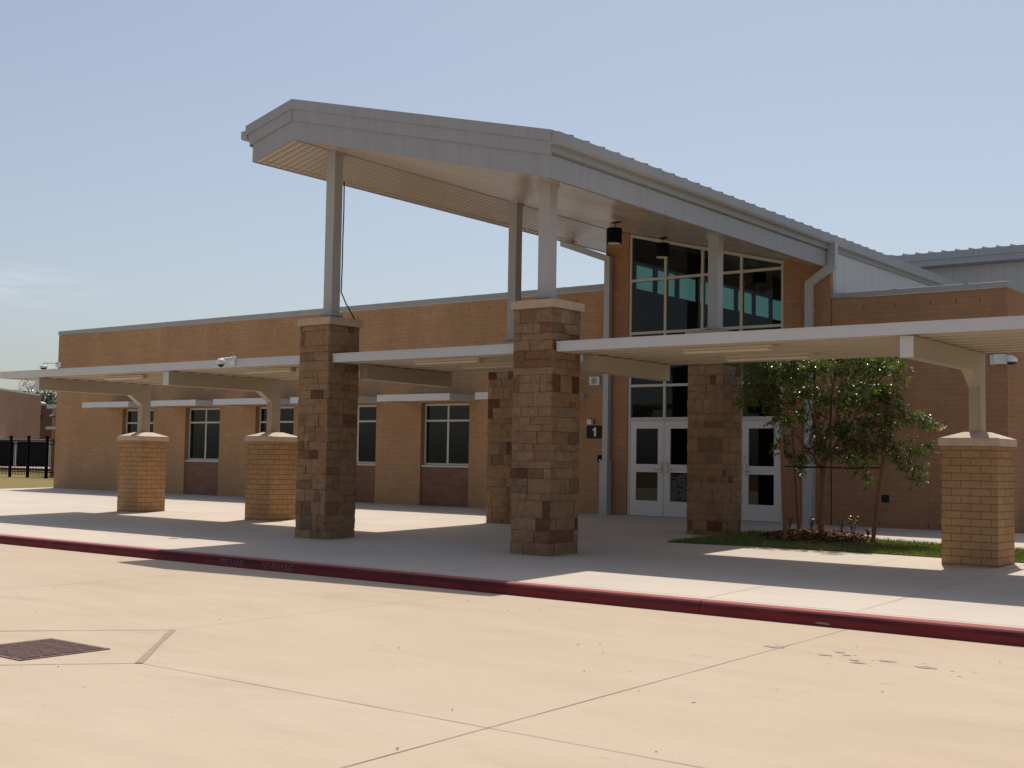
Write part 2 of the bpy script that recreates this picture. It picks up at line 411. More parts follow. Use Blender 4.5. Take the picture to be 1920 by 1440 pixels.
joint((-23.9, -12.02), (29.9, -12.02), .010, M_joint, zs_, wo)

# kerb with a rounded nose, painted red
def curb(x0, x1, y0, zt, zb, name, n=None):
    prof = []
    for (dy, z) in [(0, zt), (-.10, zt-.003), (-.125, zt-.010), (-.145, zt-.028), (-.156, zt-.05), (-.172, zb), (-.172, zb-.06), (0, zb-.06)]: prof.append((y0+dy, z))
    m = MB(); n = n or max(2, int((x1-x0)/.25)); k = len(prof); vs = []
    for i in range(n+1):
        x = x0+(x1-x0)*i/n
        for j, (y, z) in enumerate(prof):
            wv = noise.noise(Vector((x*.8, j*.3, 0)))*.006 + noise.noise(Vector((x*4, j, 5)))*.003
            vs.append((x, y+(wv if 0 < j < 6 else 0), z+(wv*.5 if 0 < j < 4 else 0)))
    m.add(vs, [(i*k+j, i*k+(j+1) % k, (i+1)*k+(j+1) % k, (i+1)*k+j)[::-1] for i in range(n) for j in range(k)])
    m.add([vs[j] for j in range(k)], [tuple(range(k))]); m.add([vs[n*k+j] for j in range(k)], [tuple(range(k))[::-1]])
    return m
xs = [-40, -20, -12.1, -7.9, -3.75, .40, 4.545, 8.69, 12.84, 17, 30]
cu = MB()
for a, b in zip(xs, xs[1:]):
    c = curb(a+.004, b-.004, -12.175, -.226, ZR, 'c'); cu.add(c.v, c.f)
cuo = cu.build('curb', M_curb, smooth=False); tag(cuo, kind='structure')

def text_mesh(name, body, size, mat, parent, loc, rot, extr=.001, sx=1, font=None, bold=0):
    cv = bpy.data.curves.new(name, 'FONT'); cv.body = body; cv.size = size; cv.extrude = extr; cv.align_x = 'LEFT'; cv.offset = bold
    t = bpy.data.objects.new('t', cv); C.objects.link(t); bpy.context.view_layer.update()
    me = bpy.data.meshes.new_from_object(t.evaluated_get(bpy.context.evaluated_depsgraph_get()))
    bpy.data.objects.remove(t); me.materials.clear(); me.materials.append(mat); me.name = name
    rm = Matrix.LocRotScale(Vector(loc)-(parent_world(parent) if parent else Vector()), rot.to_quaternion() if hasattr(rot, 'to_quaternion') else rot, None) @ Matrix.Diagonal((sx, 1, 1, 1))
    me.transform(rm)
    o = bpy.data.objects.new(name, me); C.objects.link(o)
    if parent: o.parent = parent
    return o
from mathutils import Euler
M_stencil = plain('faded_stencil_paint', (.26, .13, .13), .8, .5, 25)
# kerb face leans back a little
text_mesh('lettering', 'FIRE LANE', .135, M_stencil, cuo, (.82, -12.3485, -.356), Euler((R(83), 0, 0)), .001, .86)
text_mesh('lettering', 'NO PARKING', .135, M_stencil, cuo, (1.74, -12.3485, -.356), Euler((R(83), 0, 0)), .001, .78)

# ------------------------------------------------------------------ stone columns and piers
PAL = [((.285, .180, .105), 12), ((.27, .168, .097), 12), ((.295, .190, .115), 8), ((.255, .155, .088), 6), ((.19, .10, .058), 3), ((.135, .062, .038), 2), ((.225, .165, .115), 2)]
def stone_shaft(x0, y0, c, z0, z1, parent, seed):
    rnd = random.Random(seed); m = MB()
    ins = .022
    m.box(x0+ins, x0+c-ins, y0+ins, y0+c-ins, z0-.1, z1, (.33, .245, .175), 1)
    rows = []; z = z0-.05
    while z < z1-.001:
        h = rnd.choice([.11, .15, .18, .22, .26]); h = min(h, z1-z)
        if z1-(z+h) < .07: h = z1-z
        rows.append((z, z+h)); z += h
    cols = [p for p, k in PAL for _ in range(k)]
    def face(fx):
        for ri, (a, b) in enumerate(rows):
            t = 0
            while t < c-.001:
                wd = rnd.choice([.12, .16, .22, .30, .38, .46]); wd = min(wd, c-t)
                if c-(t+wd) < .10: wd = c-t
                g = .003; q = rnd.choice(cols); k = rnd.uniform(.94, 1.06); q = tuple(v*k for v in q)
                split = [(a, b)]
                if b-a > .19 and rnd.random() < .3: md = (a+b)/2+rnd.uniform(-.02, .02); split = [(a, md), (md, b)]
                for (za, zb) in split:
                    d = rnd.uniform(0, .018)
                    nu, nv = max(2, int(wd/.05)), max(2, int((zb-za)/.045)); vs = []; fs = []
                    for j in range(nv+1):
                        for i in range(nu+1):
                            uu = t+g+(wd-2*g)*i/nu; zz = za+g+(zb-za-2*g)*j/nv
                            edge = i in (0, nu) or j in (0, nv)
                            dd = d+rnd.uniform(-.004, .005)-(.006 if edge else 0)
                            if edge:
                                uu += rnd.uniform(-.003, .003) if 0 < t+g or 1 else 0; zz += rnd.uniform(-.003, .003)
                            vs.append((uu, zz, dd))
                    for j in range(nv):
                        for i in range(nu): aa = j*(nu+1)+i; fs.append((aa, aa+1, aa+nu+2, aa+nu+1))
                    # rim back to the mortar
                    ring = [i for i in range(nu+1)]+[(j)*(nu+1)+nu for j in range(1, nv+1)]+[nv*(nu+1)+i for i in range(nu-1, -1, -1)]+[j*(nu+1) for j in range(nv-1, 0, -1)]
                    base = len(vs)
                    for r_ in ring: vs.append((vs[r_][0], vs[r_][1], -.03))
                    L = len(ring)
                    for k2 in range(L): fs.append((ring[(k2+1) % L], ring[k2], base+k2, base+(k2+1) % L))
                    if rnd.random() < .12: q2 = tuple(v*.75 for v in q)
                    else: q2 = q
                    m.add([fx(*p) for p in vs], fs, q2, 0)
                t += wd
    face(lambda u, z, d: (x0+u, y0-d, z))
    face(lambda u, z, d: (x0+c+d, y0+u, z))
    face(lambda u, z, d: (x0+c-u, y0+c+d, z))
    face(lambda u, z, d: (x0-d, y0+c-u, z))
    return m.build('shaft', [M_stone, M_mortar], parent)
cc = .726
def soff_z(x): return 6.642-.2475*abs(x+.564)
def stone_column(x0, y0, lab, seed, postx, extra=None):
    cx, cy = x0+cc/2, y0+cc/2
    t = thing('stone_column', (cx, cy, gz(cy)), lab, 'column', 'stone columns carrying the entrance roof')
    stone_shaft(x0, y0, cc, gz(y0)-.02, 3.51, t, seed)
    m = MB(); e = .045
    # cap in two pieces with a fine joint, slightly sloped on top
    for a, b in ((y0-e, cy+.10), (cy+.108, y0+cc+e)):
        m.box(x0-e, x0+cc+e, a, b, 3.512, 3.64, b=.006)
    m.build('cap', M_cap2, t)
    mm = MB(); mm.add([(x0-e+.01, y0-e+.01, 3.642), (x0+cc+e-.01, y0-e+.01, 3.642), (x0+cc+e-.01, y0+cc+e-.01, 3.642), (x0-e+.01, y0+cc+e-.01, 3.642), (cx-.1, cy-.1, 3.70), (cx+.1, cy-.1, 3.70), (cx+.1, cy+.1, 3.70), (cx-.1, cy+.1, 3.70)],
           [(0, 1, 5, 4), (1, 2, 6, 5), (2, 3, 7, 6), (3, 0, 4, 7), (4, 5, 6, 7), (0, 3, 2, 1)])
    mm.build('wash', M_cap2, t)
    px = postx; s = .105; top = soff_z(px)+.06
    p = MB(); p.box(px-s, px+s, cy-s, cy+s, 3.715, top, b=.008)
    p.box(px-s-.04, px+s+.04, cy-s-.04, cy+s+.04, 3.70, 3.716)
    for sx in (-1, 1):
        for sy in (-1, 1): p.box(px+sx*(s+.015)-.010, px+sx*(s+.015)+.010, cy+sy*(s+.015)-.010, cy+sy*(s+.015)+.010, 3.716, 3.745)
    p.box(px-s-.018, px+s+.018, cy-s-.018, cy+s+.018, soff_z(px)-.075, top+.002)
    p.build('post', M_post, t)
    return t
stone_column(-.961, -9.245, 'rough stone column beside the kerb with a loose dark wire at its cap, left of the tallest one', 11, -.575)
stone_column(3.766, -9.245, 'largest nearest stone column beside the kerb, at the centre of the photo', 5, 4.11)
stone_column(-.842, -4.082, 'half hidden stone column seen behind the left edge of the nearest column', 3, -.48)
stone_column(3.867, -4.082, 'stone column standing right in front of the entrance doors', 4, 4.23)

# low piers with bent bracket posts
PS = .769; PY = -6.665; BW = .16
def brick_pier(x0, lab):
    cx, cy = x0+PS/2, PY+PS/2; g0 = gz(PY)
    t = thing('brick_pier', (cx, cy, gz(cy)), lab, 'pier', 'brick piers carrying the walkway canopy')
    m = MB(); m.box(x0, x0+PS, PY, PY+PS, g0-.15, 1.527); m.build('shaft', M_pier, t)
    e = .035; a, b, c_, d = x0-e, x0+PS+e, PY-e, PY+PS+e; z0, z1, z2 = 1.529, 1.632, 1.728; s = .15
    m = MB(); m.add([(a, c_, z0), (b, c_, z0), (b, d, z0), (a, d, z0), (a, c_, z1), (b, c_, z1), (b, d, z1), (a, d, z1),
                     (cx-s, cy-s, z2), (cx+s, cy-s, z2), (cx+s, cy+s, z2), (cx-s, cy+s, z2)],
                    [(3, 2, 1, 0), (0, 1, 5, 4), (1, 2, 6, 5), (2, 3, 7, 6), (3, 0, 4, 7), (4, 5, 9, 8), (5, 6, 10, 9), (6, 7, 11, 10), (7, 4, 8, 11), (8, 9, 10, 11)])
    m.build('cap', M_caststone, t)
    pf, pb = cy-.118, cy+.118
    poly = [(pf, z2-.02), (pb, z2-.02), (pb, 2.846), (-9.07, 2.846), (-9.07, 2.582), (-6.72, 2.582), (pf, 2.357)]
    m = MB(); m.prism(poly, 'x', cx-BW/2, cx+BW/2); m.build('bracket_post', M_brkt, t)
    m = MB(); m.box(cx-BW/2-.004, cx+BW/2+.004, -9.074, -9.066, 2.578, 2.845); m.build('end_plate', M_white, t)
    return t
brick_pier(-9.85, 'tan brick pier farthest left, its bracket post in front of the leftmost window')
brick_pier(-5.33, 'tan brick pier close to the left side of the wired stone column')
brick_pier(9.375, 'large tan brick pier at the right edge beside the small tree')
brick_pier(14.0, 'tan brick pier just past the right edge of the photo')

# ------------------------------------------------------------------ low walkway canopies
YF, YB = -9.176, -6.16
def walkway(x0, x1, lab, beams, lights):
    t = thing('walkway_canopy', ((x0+x1)/2, (YF+YB)/2, 2.85), lab, 'canopy', 'flat metal walkway canopies along the kerb')
    m = MB(); m.box(x0, x1, YF, YF+.05, 2.853, 3.002, b=.004)
    m.box(x0, x1, YB-.03, YB, 2.853, 3.0, b=.004)
    m.box(x0, x0+.03, YF+.05, YB-.03, 2.855, 2.998); m.box(x1-.03, x1, YF+.05, YB-.03, 2.855, 2.998)
    for xx in [x0+4.6*k for k in range(1, int((x1-x0)/4.6)+1)]:
        if xx < x1-.4: m.box(xx, xx+.004, YF-.0015, YF+.01, 2.856, 2.999)
    m.box(x0, x1, YF-.006, YF+.004, 2.985, 3.006)
    m.build('fascia', M_white, t)
    # folded deck pans running along the canopy
    m = MB(); n = 10; y0 = YF+.05; n = 8; pw = (YB-.03-y0)/n
    for k in range(n):
        a = y0+k*pw; b = a+pw
        m.prism([(a, 2.995), (a, 2.985), (b-.125, 2.985), (b-.115, 2.853), (b-.005, 2.853), (b, 2.985), (b, 2.995)], 'x', x0+.03, x1-.03)
    m.build('deck', M_deck, t)
    for bx in beams:
        m = MB(); m.prism([(-8.54, 2.60), (YB-.08, 2.582), (YB-.08, 2.846), (-8.54, 2.846)], 'x', bx-.09, bx+.09); m.build('beam', M_brkt, t)
        m.v and None
    return t
walkway(-10.79, -.99, 'long low flat canopy at the left, from the frame edge to the wired stone column', [], None)
walkway(-.215, 3.745, 'short flat canopy section spanning between the two front stone columns', [-.15+.06], None)
walkway(4.512, 19.0, 'long low flat canopy on the right, over the tree and the large brick pier', [4.512+.14], None)

def strip_light(x0, x1, y, lab):
    t = thing('strip_light', ((x0+x1)/2, y, 2.857), lab, 'light', 'strip lights under the walkway canopies')
    m = MB(); m.box(x0, x1, y-.055, y+.055, 2.83, 2.857); m.build('housing', M_light, t)
    m = MB(); m.box(x0+.02, x1-.02, y-.05, y+.05, 2.785, 2.829, b=.012); m.build('diffuser', M_light, t)
    m = MB(); m.box(x1+.001, x1+.03, y-.058, y+.058, 2.782, 2.857); m.build('end_cap', M_deck, t)
strip_light(6.36, 7.73, -8.61, 'long pale strip light nearest the fascia under the right canopy')
strip_light(6.30, 7.66, -7.2, 'second pale strip light, just above the small tree')
strip_light(1.33, 2.70, -8.75, 'strip light near the fascia under the canopy between the two front columns')
strip_light(1.49, 2.85, -7.68, 'strip light near the back edge of the canopy between the two front columns')
strip_light(-7.75, -6.4, -8.53, 'strip light under the left canopy, between the two left piers')
strip_light(-3.2, -1.85, -8.6, 'strip light under the left canopy, just left of the wired stone column')

# ------------------------------------------------------------------ school building
B = thing('school_building', (0, 6, 0), 'long tan brick school wing with grey metal entrance roof and glass doors', 'building')
def part(m, name, mat, parent=B, **k): return m.build(name, mat, parent, **k)

def wall_x(x0, x1, z0, z1, y, ops, d):
    """wall facing -y with openings (xa, xb, za, zb) and reveals d deep"""
    m = MB(); X = sorted({x0, x1, *[v for o in ops for v in o[:2]]}); Z = sorted({z0, z1, *[v for o in ops for v in o[2:]]})
    for a, b in zip(X, X[1:]):
        for c, e in zip(Z, Z[1:]):
            mx, mz = (a+b)/2, (c+e)/2
            if any(o[0] < mx < o[1] and o[2] < mz < o[3] for o in ops): continue
            m.add([(a, y, c), (b, y, c), (b, y, e), (a, y, e)], [(0, 1, 2, 3)])
    for (a, b, c, e) in ops:
        m.add([(a, y, c), (a, y, e), (a, y+d, e), (a, y+d, c)], [(0, 3, 2, 1)][::1]); m.add([(b, y, c), (b, y, e), (b, y+d, e), (b, y+d, c)], [(0, 1, 2, 3)][::1])
        m.add([(a, y, e), (b, y, e), (b, y+d, e), (a, y+d, e)], [(0, 3, 2, 1)])
        m.add([(a, y, c), (b, y, c), (b, y+d, c), (a, y+d, c)], [(0, 1, 2, 3)])
    return m
WX = [-19.28+3.235*k for k in range(6)]; WW = 1.63
ops = [(x, x+WW, -.1, 2.66) for x in WX]
m = wall_x(-23.07, -.66, -.2, 5.22, 0, ops, .30)
m.add([(-23.07, 0, -.2), (-23.07, 0, 5.22), (-23.07, 20, 5.22), (-23.07, 20, -.2)], [(0, 1, 2, 3)])
m.add([(-23.07, 20, -.2), (-.66, 20, -.2), (-.66, 20, 5.22), (-23.07, 20, 5.22)], [(3, 2, 1, 0)])
part(m, 'wing_wall', M_brick)
m = MB(); m.box(-23.0, -.7, .25, 19.9, 4.6, 4.7); part(m, 'wing_roof', M_coping)
m = MB(); m.box(-23.09, -.655, -.022, .30, 5.235, 5.372, b=.006)
m.box(-23.09, -22.78, .302, 20.0, 5.235, 5.370)
for x in [-20.2+3.05*k for k in range(7)]: m.box(x, x+.10, -.0245, .01, 5.233, 5.374)
part(m, 'coping', M_coping)
# soldier weeps under the coping
for xs_, z in (([-22.6+.66*k for k in range(33)], 4.98), ((5.6, 6.25, 6.95, 7.45, 7.9), 4.40), ((5.9, 6.9, 7.7, 8.2), .03)):
    for x in xs_: m = MB(); m.box(x, x+.012, -.003, .01, z, z+.08); part(m, 'weep_vent', M_dark)
FY = .14
wnum = ['leftmost', 'second', 'third', 'fourth', 'fifth', 'sixth']
for i, x in enumerate(WX):
    x0, x1, z0, z1 = x+.012, x+WW-.012, 1.05, 2.65; f = .052
    m = MB(); cx = (x0+x1)/2; zt = 2.20
    m.box(x0, x1, FY, FY+.06, z0, z0+f, b=.004); m.box(x0, x1, FY, FY+.06, z1-f-.01, z1, b=.004)
    m.box(x0, x0+f, FY+.001, FY+.059, z0+f, z1-f-.01); m.box(x1-f, x1, FY+.001, FY+.059, z0+f, z1-f-.01)
    m.box(cx-.03, cx+.03, FY+.001, FY+.059, z0+f, zt-.025); m.box(cx-.03, cx+.03, FY+.001, FY+.059, zt+.025, z1-f-.01)
    m.box(x0+f, x1-f, FY, FY+.06, zt-.025, zt+.025)
    fr_ = part(m, 'window', M_frame)
    for (a, b, c, d) in ((x0+f, cx-.03, z0+f, zt-.025), (cx+.03, x1-f, z0+f, zt-.025), (x0+f, cx-.03, zt+.025, z1-f-.01), (cx+.03, x1-f, zt+.025, z1-f-.01)):
        mm = MB(); mm.box(a, b, FY+.022, FY+.038, c, d); mm.build('pane', M_win, fr_)
    m = MB(); m.box(x+.004, x+WW-.004, .06, .24, -.15, 1.0); part(m, 'brick_panel', M_panel)
    m = MB(); m.box(x+.002, x+WW-.002, .035, .25, 1.0, 1.048, b=.005); part(m, 'sill', M_frame)
    m = MB(); m.box(x, x+WW, .24, .28, -.1, 2.66); part(m, 'backing', M_dark)
    # projecting sunshade
    sx = -19.9+3.25*i
    m = MB(); m.box(sx, sx+2.45, -1.09, -1.05, 2.655, 2.825, b=.004); m.box(sx, sx+.04, -1.05, -.002, 2.66, 2.82); m.box(sx+2.41, sx+2.45, -1.05, -.002, 2.66, 2.82)
    m.box(sx+.04, sx+2.41, -1.05, -.002, 2.785, 2.805)
    for k in range(5): yy = -.95+.2*k; m.box(sx+.04, sx+2.41, yy, yy+.02, 2.70, 2.785)
    part(m, 'sunshade', M_white)

# right wing
m = wall_x(4.925, 8.41, -.25, 4.64, 0, [], .2)
m.add([(8.41, 0, -.25), (8.41, 15, -.25), (8.41, 15, 4.64), (8.41, 0, 4.64)], [(0, 1, 2, 3)])
part(m, 'right_wing_wall', M_brick2)
m = MB(); m.box(5.1, 8.3, .2, 14.9, 4.3, 4.4); part(m, 'right_wing_roof', M_coping)
m = MB(); m.box(4.91, 8.43, -.022, .30, 4.655, 4.758, b=.005); m.box(8.13, 8.43, .302, 14.9, 4.655, 4.756)
for x in (6.2, 7.6): m.box(x, x+.10, -.0245, .01, 4.653, 4.760)
part(m, 'coping', M_coping)

# entrance mass: brick jambs either side of the glazing, cut to the roof slope
def slope_wall(xa, xb, y, z0, off=0, d=.25):
    m = MB(); m.prism([(xa, z0), (xb, z0), (xb, soff_z(xb)-off), (xa, soff_z(xa)-off)], 'y', y, y+d); return m
part(slope_wall(-.64, -.006, -.012, -.2), 'entrance_wall', M_brick2); part(slope_wall(3.852, 4.90, -.012, -.25), 'entrance_wall', M_brick2)
# left side wall of the hall, with the clerestory strip above the wing roof
m = MB(); CL0, CL1 = 5.37, 5.99
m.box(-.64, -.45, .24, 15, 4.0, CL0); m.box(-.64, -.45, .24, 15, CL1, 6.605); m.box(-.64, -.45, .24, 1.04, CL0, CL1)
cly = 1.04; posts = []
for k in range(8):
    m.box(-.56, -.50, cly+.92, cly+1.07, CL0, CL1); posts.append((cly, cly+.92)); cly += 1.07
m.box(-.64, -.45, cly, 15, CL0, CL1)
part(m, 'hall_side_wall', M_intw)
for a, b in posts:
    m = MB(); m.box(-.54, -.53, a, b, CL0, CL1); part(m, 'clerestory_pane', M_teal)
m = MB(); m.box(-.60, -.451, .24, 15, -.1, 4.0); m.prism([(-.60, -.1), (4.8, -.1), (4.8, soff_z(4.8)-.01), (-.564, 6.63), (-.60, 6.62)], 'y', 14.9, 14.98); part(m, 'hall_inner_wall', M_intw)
m = MB(); m.box(-.45, 4.8, .1, 14.9, -.12, .004); part(m, 'hall_floor', M_floor)
m = MB(); m.box(4.70, 4.86, .24, 15, -.1, 5.28); part(m, 'hall_right_wall', M_intw)
# white ribbed clerestory wall above the right wing
m = MB(); m.add([(4.875, .242, 4.3), (4.875, 15, 4.3), (4.875, 15, 5.652), (4.875, .242, 5.652)], [(0, 1, 2, 3)])
m.add([(4.875, .242, 4.3), (4.875, .242, 5.652), (4.65, .242, 5.652), (4.65, .242, 4.3)], [(0, 1, 2, 3)])
part(m, 'ribbed_wall', M_clad)
m = MB(); m.box(4.868, 4.905, .10, .235, 4.76, 5.30); part(m, 'corner_trim', M_spout)

# main gable roof: deep metal edge in two bands
RX = -.564; SL = .2475; YR0, YR1 = -9.87, 15.0
def zat(x, z0): return z0-SL*abs(x-RX)
XL, XR = -1.597, 4.852
m = MB()
m.add([(XL, YR0, zat(XL, 6.642)), (RX, YR0, 6.642), (RX, YR1, 6.642), (XL, YR1, zat(XL, 6.642))], [(0, 3, 2, 1)])
m.add([(XR, YR0, zat(XR, 6.642)), (RX, YR0, 6.642), (RX, YR1, 6.642), (XR, YR1, zat(XR, 6.642))], [(0, 1, 2, 3)])
for side, x in ((1, XR), (-1, XL)):      # trim along the soffit edge
    pass
part(m, 'soffit', M_soffit)
for xa, xb in ((XL+.13, XL+.145), (XR-.145, XR-.13)):
    m = MB(); m.prism([(xa, zat(xa, 6.642)-.006), (xb, zat(xb, 6.642)-.006), (xb, zat(xb, 6.642)-.001), (xa, zat(xa, 6.642)-.001)], 'y', YR0+.15, -.02); part(m, 'soffit_trim', M_coping)
m = MB(); m.prism([(RX-.02, 6.628), (RX, 6.633), (RX+.02, 6.628), (RX+.02, 6.634), (RX, 6.6395), (RX-.02, 6.634)], 'y', YR0+.02, -.02)
part(m, 'ridge_trim', M_coping)
# lower band: front and the two sides
th = .03
m = MB()
m.prism([(XL, zat(XL, 6.642)-.004), (RX, 6.638), (XR, zat(XR, 6.642)-.004), (XR, zat(XR, 6.99)), (RX, 6.99), (XL, zat(XL, 6.99))], 'y', YR0-th, YR0)
m.box(XR-th+.002, XR+.001, YR0+.0005, -.02, zat(XR, 6.642)-.003, zat(XR, 6.98)); m.box(XL-.001, XL+th, YR0+.0005, YR1, zat(XL, 6.642)-.003, zat(XL, 6.98))
for x in (-1.43, 2.6, 3.9): m.box(x, x+.006, YR0-th-.002, YR0-th+.003, zat(x, 6.65), zat(x, 6.97))
for y in (-8.9, -7.2, -4.9, -2.4): m.box(XR-.002, XR+.003, y, y+.006, zat(XR, 6.65), zat(XR, 6.96))
part(m, 'lower_fascia', M_fascia)
# upper band
UF = YR0-.075; UL, UR = -1.74, 4.93
m = MB()
m.prism([(UL+.1, zat(UL+.1, 6.965)), (RX, 6.965), (UR-.03, zat(UR-.03, 6.965)), (UR-.03, zat(UR-.03, 7.17)), (RX, 7.17), (UL+.04, zat(UL+.04, 7.17))], 'y', UF+.012, YR0-th+.001)
m.prism([(UL, zat(UL, 7.165)), (RX, 7.165), (UR, zat(UR, 7.165)), (UR, zat(UR, 7.33)), (RX, 7.33), (UL, zat(UL, 7.33))], 'y', UF-.012, YR0-th+.001)
m.box(UR-.075, UR-.03, YR0-th+.002, YR1, 5.655, 5.90)
m.box(UL+.05, UL+.09, YR0-th+.002, YR1, zat(UL, 6.965), zat(UL, 7.2))
m.prism([(XR-.06, 5.650), (UR-.03, 5.650), (UR-.03, 5.662), (XR-.06, 5.662)], 'y', YR0-.05, YR1)
for x in (1.75,): m.box(x, x+.005, UF-.014, UF, zat(x, 7.17), zat(x, 7.325))
m.box(RX-.003, RX+.003, UF-.0145, UF, 6.97, 7.33)
part(m, 'upper_fascia', M_fascia)
# gutters
def gutter(x0, x1, z0, z1, name='gutter'):
    m = MB(); s = 1 if x1 > x0 else -1
    m.prism([(x0, z1), (x0, z0), (x1-s*.03, z0), (x1, z0+.035), (x1, z1), (x1-s*.014, z1), (x1-s*.014, z0+.04), (x0+s*.01, z0+.012), (x0+s*.01, z1)], 'y', UF+.0, YR1)
    m.add([(x0, UF-.001, z0), (x1-s*.03, UF-.001, z0), (x1, UF-.001, z0+.035), (x1, UF-.001, z1), (x0, UF-.001, z1)], [(0, 1, 2, 3, 4) if s > 0 else (4, 3, 2, 1, 0)])
    for y in (-7.0, -4.0, -1.0, 2, 5, 8): m.box(x1-.002, x1+.003, y, y+.02, z0+.035, z1+.003)
    return part(m, name, M_fascia)
gutter(UR-.028, 5.04, 5.76, 5.936); gutter(UL+.03, -1.865, 6.80, 6.955)
# roof pans and standing seams
m = MB()
m.prism([(UL-.02, zat(UL-.02, 7.30)), (RX, 7.30), (UR+.03, zat(UR+.03, 7.30)), (UR+.03, zat(UR+.03, 7.325)), (RX, 7.335), (UL-.02, zat(UL-.02, 7.325))], 'y', UF+.01, YR1)
y = -9.46
while y < YR1-.1:
    m.prism([(UL, zat(UL, 7.32)), (RX, 7.32), (UR+.03, zat(UR+.03, 7.32)), (UR+.03, zat(UR+.03, 7.362)), (RX, 7.362), (UL, zat(UL, 7.362))], 'y', y, y+.02); y += .42
part(m, 'roof', M_coping)

# glazed entrance screen
E0, E1 = 0.0, 3.846; GY = .05
vx = [0.0, .951, 1.895, 2.848, 3.846]; fz = [2.20, 2.958, 4.164, 5.384]
m = MB(); f = .058
def topz(x): return soff_z(x)-.015
def vbar(x0, x1, z0, z1=None, y0=GY-.04, y1=GY+.06):
    if z1 is None: m.prism([(x0, z0), (x1, z0), (x1, topz(x1)-.001), (x0, topz(x0)-.001)], 'y', y0, y1)
    else: m.box(x0, x1, y0, y1, z0, z1)
vbar(E0, E0+f, 0.002); vbar(E1-f, E1, 0.002)
vbar(.951-f/2, .951+f/2, 2.235); vbar(1.895-f/2, 1.895+f/2, .002); vbar(2.848-f/2, 2.848+f/2, .002)
for z in fz[1:]:
    for a, b in zip([E0+f, .951+f/2, 1.895+f/2, 2.848+f/2], [.951-f/2, 1.895-f/2, 2.848-f/2, E1-f]):
        m.box(a, b, GY-.038, GY+.058, z-f/2, z+f/2)
for a, b in ((E0+f, 1.895-f/2), (2.848+f/2, E1-f)): m.box(a, b, GY-.038, GY+.058, 2.155, 2.235)
for a, b in ((1.895+f/2, 2.848-f/2),): m.box(a, b, GY-.038, GY+.058, .0, .12); m.box(a, b, GY-.038, GY+.058, 2.19, 2.24)
for a, b in zip([E0+f, .951+f/2, 1.895+f/2, 2.848+f/2], [.951-f/2, 1.895-f/2, 2.848-f/2, E1-f]):
    m.prism([(a, topz(a)-.075), (b, topz(b)-.075), (b, topz(b)-.004), (a, topz(a)-.004)], 'y', GY-.036, GY+.056)
scr = part(m, 'entrance_screen', M_frame)
lev = [2.235, 2.958-f/2, 2.958+f/2, 4.164-f/2, 4.164+f/2, 5.384-f/2, 5.384+f/2]
for ia, (a, b) in enumerate(zip([E0+f, .951+f/2, 1.895+f/2, 2.848+f/2], [.951-f/2, 1.895-f/2, 2.848-f/2, E1-f])):
    for j in range(4):
        z0 = lev[2*j] if j else 2.235
        mm = MB()
        if j == 3:
            if topz(b)-.075 > z0: mm.prism([(a, z0), (b, z0), (b, topz(b)-.075), (a, topz(a)-.075)], 'y', GY+.003, GY+.013)
        else: mm.box(a, b, GY+.003, GY+.013, lev[2*j], lev[2*j+1])
        mm.build('pane', M_glass, scr)
mm = MB(); mm.box(1.895+f/2, 2.848-f/2, GY+.003, GY+.013, .12, 2.19); mm.build('pane', M_glass, scr)

def door(x0, x1, hinge_left, lock=False):
    m = MB(); y0, y1 = GY-.03, GY+.015; s = .155
    z0, z1 = .012, 2.15; zs = [(z0, .355), (1.0-.005, 1.175), (1.98, z1)]
    m.box(x0, x0+s, y0, y1, z0, z1); m.box(x1-s, x1, y0, y1, z0, z1)
    for a, b in zs: m.box(x0+s, x1-s, y0+.001, y1-.001, a, b)
    d = part(m, 'door', M_door)
    mm = MB(); mm.box(x0+s, x1-s, y0+.018, y0+.026, .355, .995); mm.build('lower_pane', M_glass, d)
    mm = MB(); mm.box(x0+s, x1-s, y0+.018, y0+.026, 1.175, 1.98); mm.build('upper_pane', M_glass, d)
    hx = x1-.075 if hinge_left else x0+.075; sg = -1 if hinge_left else 1
    mm = MB(); mm.box(hx-.032, hx+.032, y0-.022, y0-.001, .98, 1.225, b=.006)
    mm.tube([(hx, y0-.022, 1.06), (hx, y0-.06, 1.06), (hx+sg*.13, y0-.065, 1.06)], .011, 8)
    if lock: mm.box(hx-.02, hx+.02, y0-.02, y0-.001, 1.33, 1.40, b=.004)
    mm.build('handle', M_steel, d)
    return d, y0
door(.062, .946, True)
d2, y0 = door(.956, 1.862, False)
door(2.882, 3.784, False, True)
# rows of small white notice lettering inside the lower pane of the second leaf
m = MB(); rr = random.Random(5); z = .955
while z > .39:
    x = 1.125
    while x < 1.68:
        L = rr.uniform(.03, .09)
        if rr.random() < .9: m.box(x, min(x+L, 1.70), y0+.0155, y0+.0165, z-.006, z)
        x += L+.007
    z -= .020
m.build('notice_lettering', M_grey, d2)

